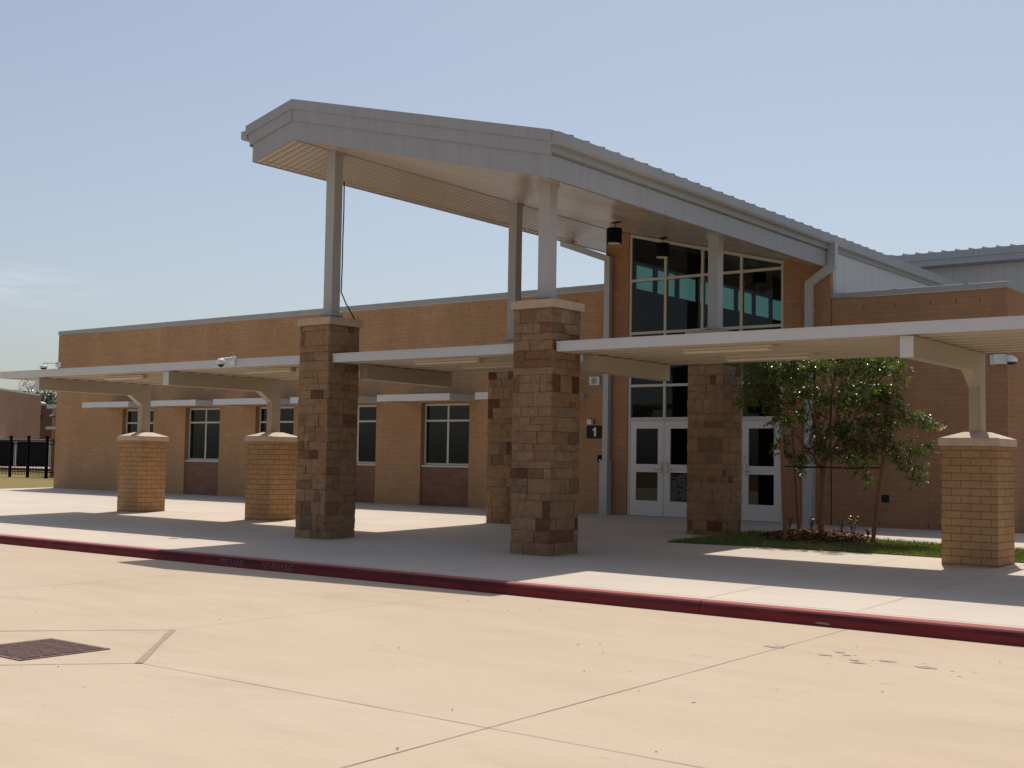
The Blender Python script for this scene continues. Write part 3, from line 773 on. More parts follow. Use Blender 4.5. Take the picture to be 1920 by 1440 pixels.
# downspouts: left runs from the gutter back to the wall, then down into a boot
def boxpath(m, pts, w_, d_):
    pts = [Vector(p) for p in pts]
    for a, b in zip(pts, pts[1:]):
        t = (b-a).normalized()
        side = Vector((0, 1, 0)) if abs(t.y) < .5 else Vector((1, 0, 0))
        n1 = t.cross(side).normalized(); n2 = t.cross(n1).normalized()
        e = t*w_*.22; vs = []
        for p in (a-e, b+e):
            for s1, s2 in ((-1, -1), (1, -1), (1, 1), (-1, 1)): vs.append(p+n1*s1*w_/2+n2*s2*d_/2)
        m.add(vs, [(0, 3, 2, 1), (4, 5, 6, 7), (0, 1, 5, 4), (1, 2, 6, 5), (2, 3, 7, 6), (3, 0, 4, 7)])
def miter(pts, w_):
    """outline of a bent strip of width w_ in the x-z plane"""
    P = [Vector(p) for p in pts]; L = []; Rr = []
    for i, p in enumerate(P):
        a = (p-P[i-1]).normalized() if i else (P[1]-p).normalized(); b = (P[i+1]-p).normalized() if i < len(P)-1 else a
        na = Vector((-a.y, a.x)); nb = Vector((-b.y, b.x)); n = (na+nb).normalized(); k = w_/2/max(.3, n.dot(na))
        L.append(p+n*k); Rr.append(p-n*k)
    return L, Rr
def spout(pts, w_, y0, y1):
    L, Rr = miter(pts, w_); m = MB(); n = len(L); vs = [(p.x, y0, p.y) for p in L]+[(p.x, y0, p.y) for p in Rr]+[(p.x, y1, p.y) for p in L]+[(p.x, y1, p.y) for p in Rr]
    fs = [(0, n, 3*n, 2*n), (n-1, 3*n-1, 4*n-1, 2*n-1)]
    for i in range(n-1): fs += [(i, i+1, n+i+1, n+i), (2*n+i, 3*n+i, 3*n+i+1, 2*n+i+1), (i, 2*n+i, 2*n+i+1, i+1), (n+i, n+i+1, 3*n+i+1, 3*n+i)]
    m.add(vs, fs); return m
m = spout([(-1.79, 6.80), (-1.79, 6.40), (-.52, 5.93), (-.52, 1.22)], .145, -.155, -.025)
m.box(-.63, -.42, -.21, -.014, -.05, 1.24, b=.006); m.box(-.61, -.44, -.165, -.022, 1.2405, 1.262)
for z in (5.2, 4.0, 3.2): m.box(-.60, -.44, -.158, -.016, z, z+.03)
part(m, 'downspout', M_spout)
m = spout([(4.985, 5.75), (4.985, 5.32), (4.47, 4.98), (4.47, 1.2)], .15, -.165, -.035)
m.box(4.37, 4.58, -.21, -.014, -.08, 1.24, b=.006); m.box(4.905, 5.065, -.17, -.03, 5.56, 5.80)
for z in (4.4, 3.2): m.box(4.385, 4.555, -.168, -.014, z, z+.03)
part(m, 'downspout', M_spout)
m = MB(); m.box(5.97, 6.125, -.008, .002, .50, .65); 
for k in range(5): m.box(5.985, 6.11, -.013, -.008, .515+.026*k, .528+.026*k)
part(m, 'wall_vent', M_dark)

# taller block behind
m = MB(); m.box(.4, 26, 15.66, 30, 3, 7.61); part(m, 'rear_block_wall', M_clad)
m = MB(); m.box(0, 26, 15.0, 15.04, 7.60, 7.79); m.box(0, 26, 14.96, 15.04, 7.79, 8.0); m.box(0, 26, 15.04, 15.64, 7.60, 7.61)
for x in (3.2, 6.4): m.box(x, x+.01, 14.955, 14.97, 7.79, 8.0)
part(m, 'rear_block_fascia', M_fascia)
m = MB(); m.prism([(15.0, 7.99), (30, 9.2), (30, 9.25), (15.0, 8.02)], 'x', 0, 26)
x = .1
while x < 26: m.prism([(15.0, 8.01), (30, 9.24), (30, 9.29), (15.0, 8.075)], 'x', x, x+.03); x += .42
part(m, 'rear_block_roof', M_coping)

# ------------------------------------------------------------------ small fixtures
def pendant(x, y, lab):
    zs = soff_z(x); t = thing('pendant_lamp', (x, y, zs), lab, 'lamp', 'black cylinder lamps under the entrance roof')
    zt = zs-.155; zb = zt-.31
    m = MB(); m.lathe(x, y, [(.145, zb+.012), (.152, zb), (.152, zt-.01), (.145, zt)], 28); m.build('shade', M_black, t, smooth=False)
    m = MB(); m.lathe(x, y, [(.125, zb-.004), (.13, zb+.010)], 24); m.build('lens', M_camw, t)
    m = MB(); m.tube([(x+.04, y, zs-.02), (x, y, zt)], .008, 6)
    m.box(x-.06, x+.14, y-.02, y+.02, zs-.055, zs-.025); m.build('stem', M_black, t)
pendant(1.652, -3.205, 'black cylinder lamp at the top left of the tall glazing, over the brick jamb')
pendant(1.402, -.891, 'black cylinder lamp in front of the first upright of the tall glazing')

def dome_camera(base, arm, lab, horiz=True, r=.075, bw_=.13):
    """base point on the surface, arm vector to the dome"""
    bx, by, bz = base; ax, ay, az = arm; t = thing('security_camera', base, lab, 'camera', 'white dome security cameras')
    m = MB(); m.box(bx-bw_/2, bx+bw_/2, by-.05, by-.001, bz-.09, bz+.09, b=.006)
    m.build('mount_box', M_camw, t)
    m = MB(); px, py, pz = bx+ax, by+ay, bz+az
    m.tube([(bx, by-.05, bz+.04), (bx+ax*.5, by+ay*.5, bz+.05), (px, py, bz+.03), (px, py, pz+.05)], .022, 8); m.build('arm', M_camw, t, smooth=True)
    m = MB(); m.lathe(px, py, [(.03, pz+.075), (.055, pz+.065), (r, pz+.03), (r+.008, pz-.005), (r+.008, pz-.03), (r-.01, pz-.035)][::-1], 20); m.build('housing', M_camw, t, smooth=True)
    m = MB(); m.lathe(px, py, [(r-.012, pz-.034), (r-.018, pz-.055), (r-.04, pz-.08), (.008, pz-.09)][::-1], 18); m.build('dome', M_smoke, t, smooth=True)
    return t
c1 = dome_camera((-2.80, YF, 2.96), (-.10, -.22, -.03), 'white dome camera on the fascia of the left walkway canopy')
m = MB(); m.tube([(-2.80, YF-.02, 3.05), (-2.80, YF-.03, 3.12), (-2.84, YF-.06, 3.13), (-2.86, YF-.08, 3.08), (-2.85, YF-.10, 3.0)], .006, 6); m.build('cable_loop', M_grey, c1)
c2 = dome_camera((8.22, 0, 3.27), (.34, -.27, -.04), 'white dome camera near the corner of the right brick wall', r=.10, bw_=.24)
m = MB(); m.box(8.20, 8.42, -.17, -.052, 3.18, 3.36, b=.008); m.build('bracket', M_camw, c2)
m = MB(); m.tube([(8.42, -.12, 3.34), (8.5, -.15, 3.36), (8.58, -.22, 3.33), (8.55, -.25, 3.27)], .008, 6); m.build('cable_loop', M_grey, c2)
dome_camera((-23.0, 0, 4.22), (-.22, -.45, -.10), 'white dome camera on the far left top corner of the brick wing', r=.12, bw_=.3)

s1 = thing('door_number_sign', (-.893, 0, 1.75), 'dark maroon sign with a white number one on the brick beside the doors', 'sign')
m = MB(); m.box(-1.128, -.66, -.012, -.001, 1.75, 2.052, b=.003); m.build('plate', plain('sign_plate', (.018, .007, .009), .8), s1)
m = MB(); m.prism([(-.915, 1.80), (-.862, 1.80), (-.862, 2.005), (-.900, 2.005), (-.955, 1.965), (-.955, 1.925), (-.915, 1.95)], 'y', -.0145, -.0125); m.build('numeral', M_letter, s1)
lp = thing('wall_lamp', (-1.03, 0, 2.15), 'small clear and grey wall lamp just above the number sign', 'lamp')
m = MB(); m.box(-1.09, -.97, -.06, -.001, 2.08, 2.20, b=.006); m.build('housing', M_camw, lp)
m = MB(); m.lathe(-.94, -.045, [(.02, 2.07), (.032, 2.09), (.035, 2.17), (.02, 2.20)], 12); m.build('lens', M_grey, lp)
hb = thing('wall_speaker', (-.91, 0, 3.1), 'white square speaker high on the brick wall above the number sign', 'speaker')
m = MB(); m.box(-1.05, -.765, -.05, -.001, 2.995, 3.195, b=.008); m.build('box', M_camw, hb)
m = MB(); m.lathe(0, 0, [(.075, 0), (.08, .004)], 20); g_ = m
vs = [(-.908+v[0], -.052-v[2], 3.095+v[1]) for v in m.v]; mm = MB(); mm.add(vs, [f[::-1] for f in m.f]); mm.build('grille', M_grey, hb)
cr = thing('card_reader', (-.73, 0, 1.28), 'small black card reader left of the grey downspout boot', 'card reader')
m = MB(); m.box(-.80, -.655, -.035, -.001, 1.20, 1.365, b=.005); m.build('box', M_black, cr)
m = MB(); m.box(-.755, -.715, -.038, -.036, 1.235, 1.27); m.build('light', M_camw, cr)

# loose wire at the first column
m = MB(); m.tube([(-.46, -8.76, 6.1), (-.462, -8.75, 5.6), (-.466, -8.755, 5.0), (-.468, -8.75, 4.6), (-.470, -8.76, 4.14), (-.40, -8.70, 3.93), (-.29, -8.587, 3.66)], .011, 6)
tag(m.build('loose_wire', M_black), 'thin black wire hanging down the left roof post to the stone cap', 'wire')

# storm drain
g = thing('storm_drain_grate', (5.89, -18.35, ZR), 'rusty iron drain grate set in the concrete at the lower left', 'drain grate')
M_rust = plain('rusty_iron', (.23, .135, .115), .8, .5, 14, metal=.2, bumpd=.001)
m = MB(); a, b, c_, d = 5.465, 6.32, -18.76, -17.955; e = .035
m.box(a, b, c_, c_+e, ZR-.02, ZR+.008); m.box(a, b, d-e, d, ZR-.02, ZR+.008); m.box(a, a+e, c_+e, d-e, ZR-.02, ZR+.008); m.box(b-e, b, c_+e, d-e, ZR-.02, ZR+.008); m.build('frame', M_rust, g)
m = MB(); n = 15
for k in range(n): x = a+e+.015+(b-a-2*e-.02)*k/n; m.box(x, x+.024, c_+e, d-e, ZR+.0035, ZR+.0095)
for yy in (-18.56, -18.36, -18.16): m.box(a+e, b-e, yy, yy+.014, ZR+.0035, ZR+.0075)
m.build('bars', M_rust, g)
m = MB(); m.add([(a+e, c_+e, ZR+.002), (b-e, c_+e, ZR+.002), (b-e, d-e, ZR+.002), (a+e, d-e, ZR+.002)], [(0, 1, 2, 3)]); m.build('pit', plain('drain_dark', (.018, .014, .014), .9), g)

# oil spots and dried mud on the drive, wind-blown litter
M_spot = plain('dried_spot', (.40, .335, .275), .9, .3, 30)
rs = random.Random(3); m = MB()
def blob(cx, cy, rx, ry, z, n=12):
    vs = [(cx+rx*math.cos(2*math.pi*k/n)*rs.uniform(.6, 1.15), cy+ry*math.sin(2*math.pi*k/n)*rs.uniform(.6, 1.15), z) for k in range(n)]
    m.add(vs, [tuple(range(n))])
for cx, cy, s in ((11.74, -14.11, .10), (11.23, -14.27, .075), (11.38, -14.02, .08), (10.89, -13.83, .06), (10.85, -14.07, .07), (10.32, -13.95, .10), (11.0, -13.95, .05), (11.15, -14.16, .05)):
    blob(cx, cy, s, s*.55, ZR+.0035)
    for k in range(4): blob(cx+rs.gauss(0, s*2), cy+rs.gauss(0, s*1.2), s*.18, s*.12, ZR+.0035, 7)
m.build('dried_spots', M_spot, rd)
m = MB(); nn = 14; m.add([(10.09+.10*math.cos(6.283*k/nn)*rs.uniform(.5, 1.2), -12.352+.012*0-.0005*k*0-.0, -.338+.016*math.sin(6.283*k/nn)*rs.uniform(.5, 1.2)) for k in range(nn)], [tuple(range(nn))]); m.build('bare_patch', plain('chipped_concrete', (.27, .20, .155), .9, .3, 40), cuo)
m = MB(); M_lit = plain('dry_leaf', (.10, .07, .045), .8)
for (x, y) in [(8.88, -19.29), (9.82, -16.18), (9.12, -14.9), (11.26, -15.86), (4.66, -15.04), (3.97, -16.2), (10, -17.95), (6.2, -13.2), (7.1, -13.6), (7.9, -13.1), (7.3, -13.3), (12.1, -13.4)] + [(rs.uniform(1, 14), rs.uniform(-19.5, -12.6)) for _ in range(26)] + [(rs.uniform(-8, 12), rs.uniform(-11.9, -6)) for _ in range(26)]:
    z = (ZR if y < -12.4 else gz(y))+.006; a = rs.uniform(0, 6.3); L = rs.uniform(.006, .02); wd = L*rs.uniform(.2, .5)
    dx, dy = math.cos(a)*L, math.sin(a)*L; nx, ny = -math.sin(a)*wd, math.cos(a)*wd
    m.add([(x-dx, y-dy, z), (x+nx, y+ny, z+.006), (x+dx, y+dy, z+.002), (x-nx, y-ny, z+.001)], [(0, 3, 2, 1)])
tag(m.build('dry_litter', M_lit), 'tiny dry leaf scraps scattered over the concrete', 'litter', kind='stuff')

# ------------------------------------------------------------------ planting bed
FRT = [(4.52, -5.90), (5.0, -5.86), (6.2, -5.72), (8.0, -5.66), (10.2, -5.70), (14, -5.75), (22, -5.8)]
BCK = [(4.58, -2.95), (5.2, -2.86), (7.1, -3.25), (8.3, -3.5), (9.5, -3.65), (14, -3.8), (22, -4)]
m = MB(); vs = [(x, y, gz(y)+.018) for x, y in FRT]+[(x, y, gz(y)+.018) for x, y in BCK]
n = len(FRT); m.add(vs, [(i, i+1, n+i+1, n+i) for i in range(n-1)])
vs2 = [(x, y, gz(y)-.02) for x, y in FRT]; m.add(vs[:n]+vs2, [(i, n+i, n+i+1, i+1) for i in range(n-1)])
vs2 = [(x, y, gz(y)-.02) for x, y in BCK]; m.add(vs[n:]+vs2, [(i, i+1, n+i+1, n+i) for i in range(n-1)])
tag(m.build('grass_bed', M_lawn), kind='structure')
def interp(P, x):
    for (a, b), (c_, d) in zip(P, P[1:]):
        if a <= x <= c_: return b+(d-b)*(x-a)/(c_-a)
    return P[-1][1]
rg = random.Random(2); m = MB(); vs = []; fs = []; cs = []
TX, TY = 6.40, -3.95; MC = (6.32, -3.95)
def mulch_h(x, y):
    u = (x-MC[0])/1.05; v = (y-MC[1])/.85; q = 1-(u*u+v*v)
    return .16*max(0, q)**.7 if q > 0 else -1
k = 0
while k < 26000:
    x = rg.uniform(4.55, 13.5); lo, hi = interp(FRT, x), interp(BCK, x); y = rg.uniform(lo-.02, hi+.03)
    if mulch_h(x, y) > .03: k += 1; continue
    k += 1; z = gz(y)+.015; h = rg.uniform(.03, .075); a = rg.uniform(0, 6.28); wd = .006
    dx, dy = math.cos(a)*wd, math.sin(a)*wd; lx, ly = rg.gauss(0, .02), rg.gauss(0, .02)
    o = len(vs); vs += [(x-dx, y-dy, z), (x+dx, y+dy, z), (x+lx, y+ly, z+h)]; fs.append((o, o+1, o+2))
    t = rg.uniform(.7, 1.3); pt = .5+.5*noise.noise(Vector((x*1.3, y*1.3, 0))); cs.append((.115*t+.06*pt, .155*t+.03*pt, .035*t))
m.v = vs; m.f = fs; m.c = cs; m.mi = [0]*len(fs)
tag(m.build('grass', M_blade), 'short green turf blades in the bed beside the right pier', 'grass', kind='stuff')
# mulch mound
m = MB(); vs = []; fs = []; n = 28
for j in range(n+1):
    for i in range(n+1):
        x = MC[0]+1.05*(2*i/n-1); y = MC[1]+.85*(2*j/n-1); h = max(mulch_h(x, y), -.03)
        vs.append((x, y, gz(y)+.01+h+noise.noise(Vector((x*6, y*6, 0)))*.03))
for j in range(n):
    for i in range(n): a = j*(n+1)+i; fs.append((a, a+1, a+n+2, a+n+1))
m.add(vs, fs, (.09, .05, .03))
for k in range(2600):
    a = rg.uniform(0, 6.28); r_ = math.sqrt(rg.random()); x = MC[0]+1.0*r_*math.cos(a); y = MC[1]+.8*r_*math.sin(a); z = gz(y)+max(mulch_h(x, y), 0)+.02
    a = rg.uniform(0, 6.28); L = rg.uniform(.015, .045); t = rg.uniform(-.02, .03)
    d = Vector((math.cos(a)*L, math.sin(a)*L, t)); nn = Vector((-math.sin(a), math.cos(a), rg.uniform(-.6, .6)))*L*.35; p = Vector((x, y, z))
    c = rg.choice([(.22, .10, .055), (.13, .065, .04), (.32, .17, .11), (.08, .045, .03)])
    m.add([p-d-nn, p+d-nn, p+d+nn, p-d+nn], [(0, 1, 2, 3)], c)
tag(m.build('mulch', M_mulch), 'low mound of brown bark mulch round the foot of the small tree', 'mulch', kind='stuff')

# small leafy plants
def leaf(m, p, d, n, L, wd, c):
    d = d.normalized(); s = d.cross(n)
    if s.length < 1e-4: s = d.orthogonal()
    s = s.normalized()*wd; nn = s.cross(d).normalized()
    m.add([p, p+d*L*.45+s+nn*wd*.25, p+d*L, p+d*L*.45-s+nn*wd*.25], [(0, 1, 2, 3)], c)
def plant(x, y, h, lab, flower):
    z = gz(y)+max(mulch_h(x, y), 0); t = thing('bedding_plant', (x, y, z), lab, 'plant', 'small bedding plants in the mulch')
    st = MB(); lf = MB(); fl = MB()
    for k in range(7):
        a = rg.uniform(0, 6.28); tip = Vector((x+.09*math.cos(a)*rg.random(), y+.09*math.sin(a)*rg.random(), z+h*rg.uniform(.6, 1)))
        st.tube([(x, y, z-.02), ((x+tip.x)/2, (y+tip.y)/2, z+h*.4), tip], .004, 5)
        for j in range(9):
            p = Vector((x, y, z)).lerp(tip, rg.uniform(.3, 1)); a2 = rg.uniform(0, 6.28)
            leaf(lf, p, Vector((math.cos(a2), math.sin(a2), rg.uniform(-.1, .7))), Vector((0, 0, 1)), rg.uniform(.04, .065), .011, (.035, .06, .015))
        if flower and k < 3:
            for j in range(8): a2 = j*.785; leaf(fl, tip+Vector((0, 0, .015)), Vector((math.cos(a2), math.sin(a2), .4)), Vector((0, 0, 1)), .035, .012, (.75, .55, .12))
    st.build('stem', M_bark, t); lf.build('leaves', M_leaf, t)
    if flower: fl.build('flower', M_leaf, t)
plant(6.0, -4.35, .42, 'taller bedding plant with yellow flowers left of the tree trunk', True)
plant(6.15, -3.75, .26, 'low leafy bedding plant just left of the tree trunk', False)
plant(6.72, -3.8, .30, 'bushy bedding plant just right of the tree trunk', False)
plant(6.88, -3.7, .33, 'bedding plant with one yellow bloom right of the trunk', True)
plant(7.15, -3.7, .22, 'small thin plant at the right end of the mulch mound', False)

# staked young tree
T = thing('ornamental_tree', (TX, TY, gz(TY)), 'young many-stemmed tree with glossy leaves in the mulch beside the right pier', 'tree')
tr = MB(); rt = random.Random(21); tips = []
fork = Vector((TX+.05, TY, 1.15))
tr.tube([(TX, TY, gz(TY)-.05), (TX+.01, TY, .25), (TX+.03, TY+.01, .7), fork], [.062, .05, .046, .05], 9)
# foliage masses of the crown: (x, z, radius)
CL = [(5.12,2.85,0.12),(5.0,2.51,0.11),(5.31,2.94,0.14),(5.41,2.55,0.17),(5.21,2.32,0.14),(5.67,2.83,0.17),(5.82,2.45,0.17),(5.62,2.22,0.12),(5.57,1.98,0.09),(5.77,1.94,0.1),(6.02,2.07,0.12),(5.64,1.58,0.09),(5.87,1.47,0.11),(6.02,1.28,0.1),(5.92,1.1,0.07),(6.02,2.91,0.19),(6.22,2.68,0.15),(6.41,2.9,0.18),(6.75,2.89,0.18),(7.04,2.93,0.16),(7.36,2.87,0.16),(7.64,2.86,0.12),(7.84,2.9,0.09),(7.82,2.68,0.08),(6.02,2.49,0.13),(6.46,2.35,0.15),(6.32,2.12,0.1),(6.22,1.89,0.12),(6.51,1.75,0.11),(6.75,1.89,0.13),(6.9,1.61,0.13),(6.42,1.57,0.1),(6.61,1.43,0.1),(6.9,2.48,0.16),(7.22,2.56,0.16),(7.46,2.42,0.14),(7.08,2.25,0.13),(6.8,2.2,0.11),(7.64,2.28,0.11),(7.36,2.15,0.12),(7.59,2.02,0.11),(7.82,2.17,0.07),(8.04,2.08,0.05),(8.22,1.95,0.04),(8.35,1.86,0.04),(7.22,1.88,0.13),(7.45,1.84,0.09),(7.08,1.61,0.11),(6.94,1.34,0.11),(7.22,1.35,0.11),(7.36,1.57,0.09),(7.08,1.16,0.08),(7.2,1.01,0.06),(6.8,1.39,0.08),(7.59,1.57,0.07),(7.82,1.51,0.06),(8.04,1.49,0.05),(8.26,1.51,0.04),(7.73,1.35,0.08),(7.95,1.29,0.08),(8.13,1.25,0.06),(8.04,1.09,0.05),(8.06,0.98,0.04)]
CL += [(7.89,2.02,.09),(8.11,1.99,.08),(8.27,1.93,.07),(7.67,1.88,.11),(7.53,1.68,.10),(7.87,1.59,.08),(8.16,1.51,.06),(7.87,1.25,.07),(7.29,1.49,.12),(7.72,2.50,.12),(5.12,2.65,.12),(5.07,2.41,.1),(5.46,2.75,.14),(5.65,3.08,.2),(6.03,3.18,.22),(6.47,3.23,.22),(6.90,3.21,.2),(7.29,3.13,.18),(5.31,3.05,.14)]
def curve(a, b, sag, r0, r1, n=7, k=6):
    a = Vector(a); b = Vector(b); pts = []
    for i in range(n+1):
        t = i/n; p = a.lerp(b, t); p.z += sag*4*t*(1-t)
        if 0 < i < n: p += Vector((rt.gauss(0, .018), rt.gauss(0, .018), rt.gauss(0, .012)))
        pts.append(p)
    tr.tube(pts, [r0+(r1-r0)*i/n for i in range(n+1)], k); return pts
limbs = []
for (x, z, y, sag, r0) in ((5.15, 2.75, -3.5, -.12, .024), (5.62, 3.0, -2.9, -.10, .028), (6.0, 3.25, -3.45, -.02, .034), (6.25, 3.3, -2.95, 0, .032), (6.75, 3.1, -3.6, .02, .028), (7.25, 2.9, -3.0, .12, .026), (7.2, 2.3, -3.6, .22, .022), (5.35, 2.0, -3.1, -.05, .018), (6.75, 1.75, -3.5, .10, .018), (5.75, 1.9, -3.6, -.1, .017)):
    x, y, z = 15.2+(x-15.2)*.965, y-.73, 1.25+(z-1.25)*.965
    limbs.append(curve(fork+Vector((rt.gauss(0, .012), rt.gauss(0, .012), 0)), (x, y, z), sag, r0, r0*.3, 9, 7))
nodes = [p for l in limbs for p in l[3:]]
cr_ = MB()
def clump(c, rad, n, twist=1):
    grp = rt.uniform(.65, 1.2); red = rt.random() < .07
    for k in range(n):
        d = Vector((rt.gauss(0, 1), rt.gauss(0, 1), rt.gauss(0, .8))).normalized(); base = c+d*rad*rt.uniform(.1, .75); tw = (d+Vector((rt.gauss(0, .4), rt.gauss(0, .4), rt.gauss(-.1, .3)))).normalized()
        L = rt.uniform(.10, .20); tr.tube([base, base+tw*L*.5+Vector((0, 0, -.006)), base+tw*L+Vector((0, 0, -.02))], [.003, .002, .001], 3, cap=False)
        m_ = rt.randint(6, 10)
        for j in range(m_):
            q = base+tw*L*(j+.5)/m_; a = rt.uniform(0, 6.28); sd = tw.orthogonal().normalized(); sd.rotate(Matrix.Rotation(a, 3, tw))
            ld = tw*.5+sd+Vector((0, 0, -.25)); nrm = Vector((rt.gauss(0, .35), rt.gauss(0, .35), 1)).normalized(); v = grp*rt.uniform(.75, 1.25)
            cc_ = (.10*v, .145*v, .024*v) if not red else (.15*v, .075*v, .02*v)
            if rt.random() < .12: cc_ = (.22*v, .27*v, .045*v)
            leaf(cr_, q, ld, nrm, rt.uniform(.045, .07), rt.uniform(.013, .020), cc_)
for (x, z, r_) in CL:
    spread = .75 if r_ > .13 else .35
    reps = 4 if r_ > .15 else (3 if r_ > .12 else (2 if r_ > .08 else 1))
    for k in range(reps):
        c = Vector((x+rt.gauss(0, r_*.25), TY+rt.uniform(-spread, spread)*(1 if reps > 1 else .4), z+rt.gauss(0, r_*.25)))
        nd = min(nodes, key=lambda p: (p-c).length+max(0, p.z-c.z)*.3)
        mid = curve(nd, c, .04, .008, .003, 5, 4)
        clump(c, r_*1.2, max(11, int(r_*125)))
        for q in mid[2:5]: clump(q, .04, 1)
tr.build('trunk', M_bark, T, smooth=True)
cr_.build('crown', M_leaf, T)
print('leaves', len(cr_.f))
fl = MB()
for k in range(60):
    p = Vector((8.45, -3.95, 1.87))+Vector((rt.gauss(0, .06), rt.gauss(0, .03), rt.gauss(0, .03)))
    leaf(fl, p, Vector((rt.gauss(0, 1), rt.gauss(0, 1), rt.gauss(0, 1))), Vector((0, 0, 1)), .03, .012, (.7, .55, .5))
fl.build('blossom', M_leaf, T)

def stake(bx, by, tx, ty, zt, lab):
    z = gz(by); m = MB(); n = 6
    pts = [Vector((bx, by, z-.1)).lerp(Vector((tx, ty, zt)), i/n)+Vector((rt.gauss(0, .004), 0, 0)) for i in range(n+1)]
    m.tube(pts, [.038, .037, .036, .036, .035, .034, .032], 9)
    return tag(m.build('tree_stake', M_stake, origin=(bx, by, z)), lab, 'stake', 'wooden stakes round the small tree')
stake(6.11, -4.683, 5.98, -4.60, 1.66, 'leaning wooden tree stake nearest the kerb, left of the trunk')
stake(5.371, -2.507, 5.25, -2.55, 1.75, 'wooden tree stake behind and left of the trunk, by the downspout')
stake(7.31, -3.939, 7.56, -3.93, 1.75, 'wooden tree stake leaning to the right of the trunk')
m = MB(); zt = 1.19
for a in ((6.02, -4.62, 1.2), (5.29, -2.54, 1.22), (7.485, -3.93, 1.2)):
    mid = Vector(a).lerp(Vector((TX+.05, TY, zt)), .5)-Vector((0, 0, .015)); m.tube([a, mid, (TX+.05, TY, zt)], .011, 6)
m.lathe(TX+.05, TY, [(.058, zt-.012), (.062, zt), (.058, zt+.012)], 14)
tag(m.build('tree_tie', M_black), 'black strap tying the small tree to its three stakes', 'strap')

# ------------------------------------------------------------------ left distance: fence, far building, tree
FNY = 8.23
F = thing('metal_fence', (-38.3, FNY, 0), 'black metal picket fence on the lawn left of the brick wing', 'fence')
px = [-39.82-1.54*k for k in range(6)][::-1]+[-38.3, -36.76, -35.2, -33.6, -32.0, -30.4, -28.8, -27.2, -25.6, -24.0]
for x in px:
    m = MB(); m.box(x-.055, x+.055, FNY-.055, FNY+.055, -.02, 1.93); m.box(x-.07, x+.07, FNY-.07, FNY+.07, 1.93, 1.96); m.build('post', M_black, F)
for a, b in zip(px, px[1:]):
    m = MB()
    for z in (.25, 1.55, 1.70): m.box(a+.055, b-.055, FNY-.02, FNY+.02, z, z+.045)
    n = 12
    for k in range(1, n): xx = a+(b-a)*k/n; m.box(xx-.012, xx+.012, FNY-.012, FNY+.012, .10, 1.83)
    m.build('panel', M_black, F)

def obox(m, P, d, L, D, z0, z1):
    """box: starts at P, runs L along d, D deep to the left of d"""
    d = Vector((d[0], d[1])).normalized(); n = Vector((-d.y, d.x)); P = Vector((P[0], P[1]))
    q = [P, P+d*L, P+d*L+n*D, P+n*D]
    m.add([(*v, z0) for v in q]+[(*v, z1) for v in q], [(3, 2, 1, 0), (4, 5, 6, 7), (0, 1, 5, 4), (1, 2, 6, 5), (2, 3, 7, 6), (3, 0, 4, 7)])
FB = thing('far_building', (-84, 40, 0), 'distant tan brick building beyond the black fence at the left edge', 'building')
fd = (-83.5+77.024, 36.6-28.99)
st_ = Vector((-77.024, 28.986))-Vector(fd).normalized()*12
m = MB(); obox(m, st_, fd, 22, 14, -.1, 6.05); m.build('wall', M_farbrick, FB)
m = MB(); obox(m, st_-Vector((0, .2)), fd, 22.15, 14.3, 6.051, 6.22); m.build('coping', M_fascia, FB)
def pix(u, v, D):
    """world point seen D metres ahead in a given direction"""
    return sc.camera.matrix_world @ Vector(((u-960)/2321.2*D, -(v-720)/2321.2*D, -D))
lp0, lp1 = pix(71, 875, 113), pix(108, 875, 113); lz = pix(80, 757, 113).z; ld = (lp1.x-lp0.x, lp1.y-lp0.y); ll = math.hypot(*ld)
m = MB(); obox(m, (lp0.x, lp0.y), ld, ll, 8, -.1, lz-.15); m.build('low_wall', M_farbrick, FB)
m = MB(); obox(m, (lp0.x-.1, lp0.y-.2), ld, ll+.2, 8.3, lz-.149, lz); m.build('low_coping', M_coping, FB)
m = MB(); obox(m, (-76.7, 26.4), (1, 1.9), 9.0, .5, 1.98, 2.16); obox(m, (-76.7, 26.4), (1, 1.9), 9, 3, 2.16, 2.2); m.build('covered_way', M_white, FB)
for (x, y) in ((-74.48, 29.0), (-75.1, 31.2)[:2] if 0 else (-73.4, 31.3), (-73.1, 31.9), (-76.3, 27.0)):
    m = MB(); m.box(x-.09, x+.09, y-.09, y+.09, -.05, 1.98); m.build('post', M_white, FB)
m = MB(); obox(m, (-77.5, 27.3), (1, 1.9), 8.0, .3, -.05, 1.97); m.build('dark_recess', M_dark, FB)
q = pix(78, 757, 114); m = MB(); m.lathe(q.x, q.y, [(.4, lz), (.36, lz+.12), (.22, lz+.2), (.05, lz+.24)], 16); m.build('skylight', M_white, FB)
q = pix(71, 786, 112.8); m = MB(); obox(m, (q.x, q.y), ld, .3, .1, q.z, q.z+.45); m.build('vent', M_dark, FB)
c = curb(-90, -20, 0, .12, .0, 'c', n=40); m = MB(); ang = math.atan2(12.1, 280)
m.add([(v[0], 25.9+(v[0]+20)*math.tan(ang)*1.0-4.0+v[1]+(0), v[2]+.02) for v in c.v], c.f)
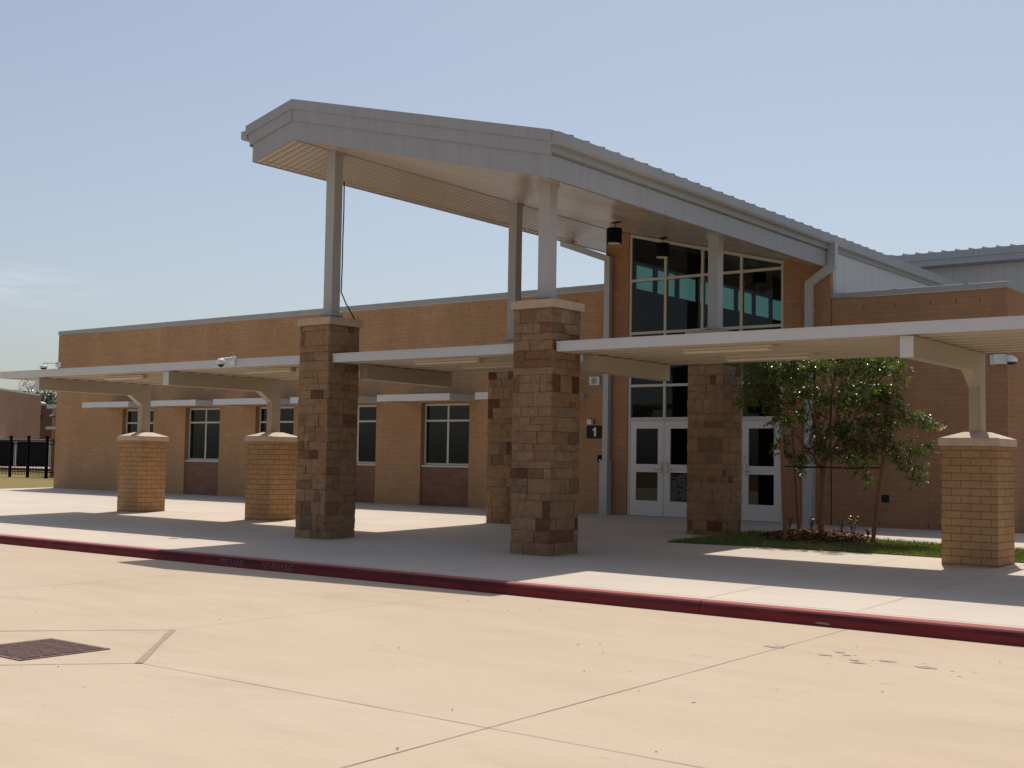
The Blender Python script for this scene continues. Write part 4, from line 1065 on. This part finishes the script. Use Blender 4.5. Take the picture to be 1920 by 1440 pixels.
tag(m.build('far_curb', M_curb), kind='structure')
# wall pieces glimpsed just left of the wing corner
NW = thing('rear_wing', (-33, 24, 0), 'sunlit brick wall end with small canopies glimpsed just left of the wing corner', 'building')
a = pix(94, 880, 62); b = pix(140, 880, 62)
m = MB(); m.box(a.x, a.x+8, a.y, a.y+5, -.05, pix(94, 758, 62).z); m.build('wall', M_brick, NW)
for v0, v1 in ((759, 766), (800, 805)):
    p = pix(90, v1, 61.5); q = pix(90, v0, 61.5); m = MB(); m.box(p.x, p.x+3, a.y-.6, a.y-.01, p.z, q.z); m.build('sunshade', M_white, NW)
p = pix(88, 778, 61); dome_camera((p.x+.35, a.y, p.z+.1), (-.35, -.5, -.12), 'tiny white dome camera in the far gap left of the wing corner', r=.15, bw_=.3)

def far_tree(x, y, h, r, lab, seed):
    t = thing('far_tree', (x, y, 0), lab, 'tree', 'trees on the horizon at the left'); q = random.Random(seed)
    m = MB(); m.tube([(x, y, -.2), (x+.1, y, h*.35), (x, y+.1, h*.7)], [r*.1, r*.07, r*.03], 7); m.build('trunk', M_bark, t)
    m = MB(); cl = [(Vector((x+q.gauss(0, r*.5), y+q.gauss(0, r*.5), h*.65+q.gauss(0, h*.13))), r*q.uniform(.25, .5)) for _ in range(16)]
    for cpt, cr2 in cl:
        for k in range(420):
            d = Vector((q.gauss(0, 1), q.gauss(0, 1), q.gauss(0, 1))).normalized()*cr2*q.random()**.4; v = q.uniform(.6, 1.3)
            leaf(m, cpt+d, Vector((q.gauss(0, 1), q.gauss(0, 1), q.gauss(0, .6))), Vector((q.gauss(0, .5), q.gauss(0, .5), 1)),   .2, .07, (.035*v, .06*v, .02*v))
    m.build('crown', M_leaf, t)
for i, (u, D) in enumerate(((88, 150), (98, 155), (108, 150))):
    p = pix(u, 748+(i % 2)*2, D); far_tree(p.x, p.y, p.z+1.5, 3.0, ['leftmost dark tree crown over the far building roof', 'middle dark tree crown over the far building roof', 'dark tree crown touching the wing corner'][i], 30+i)
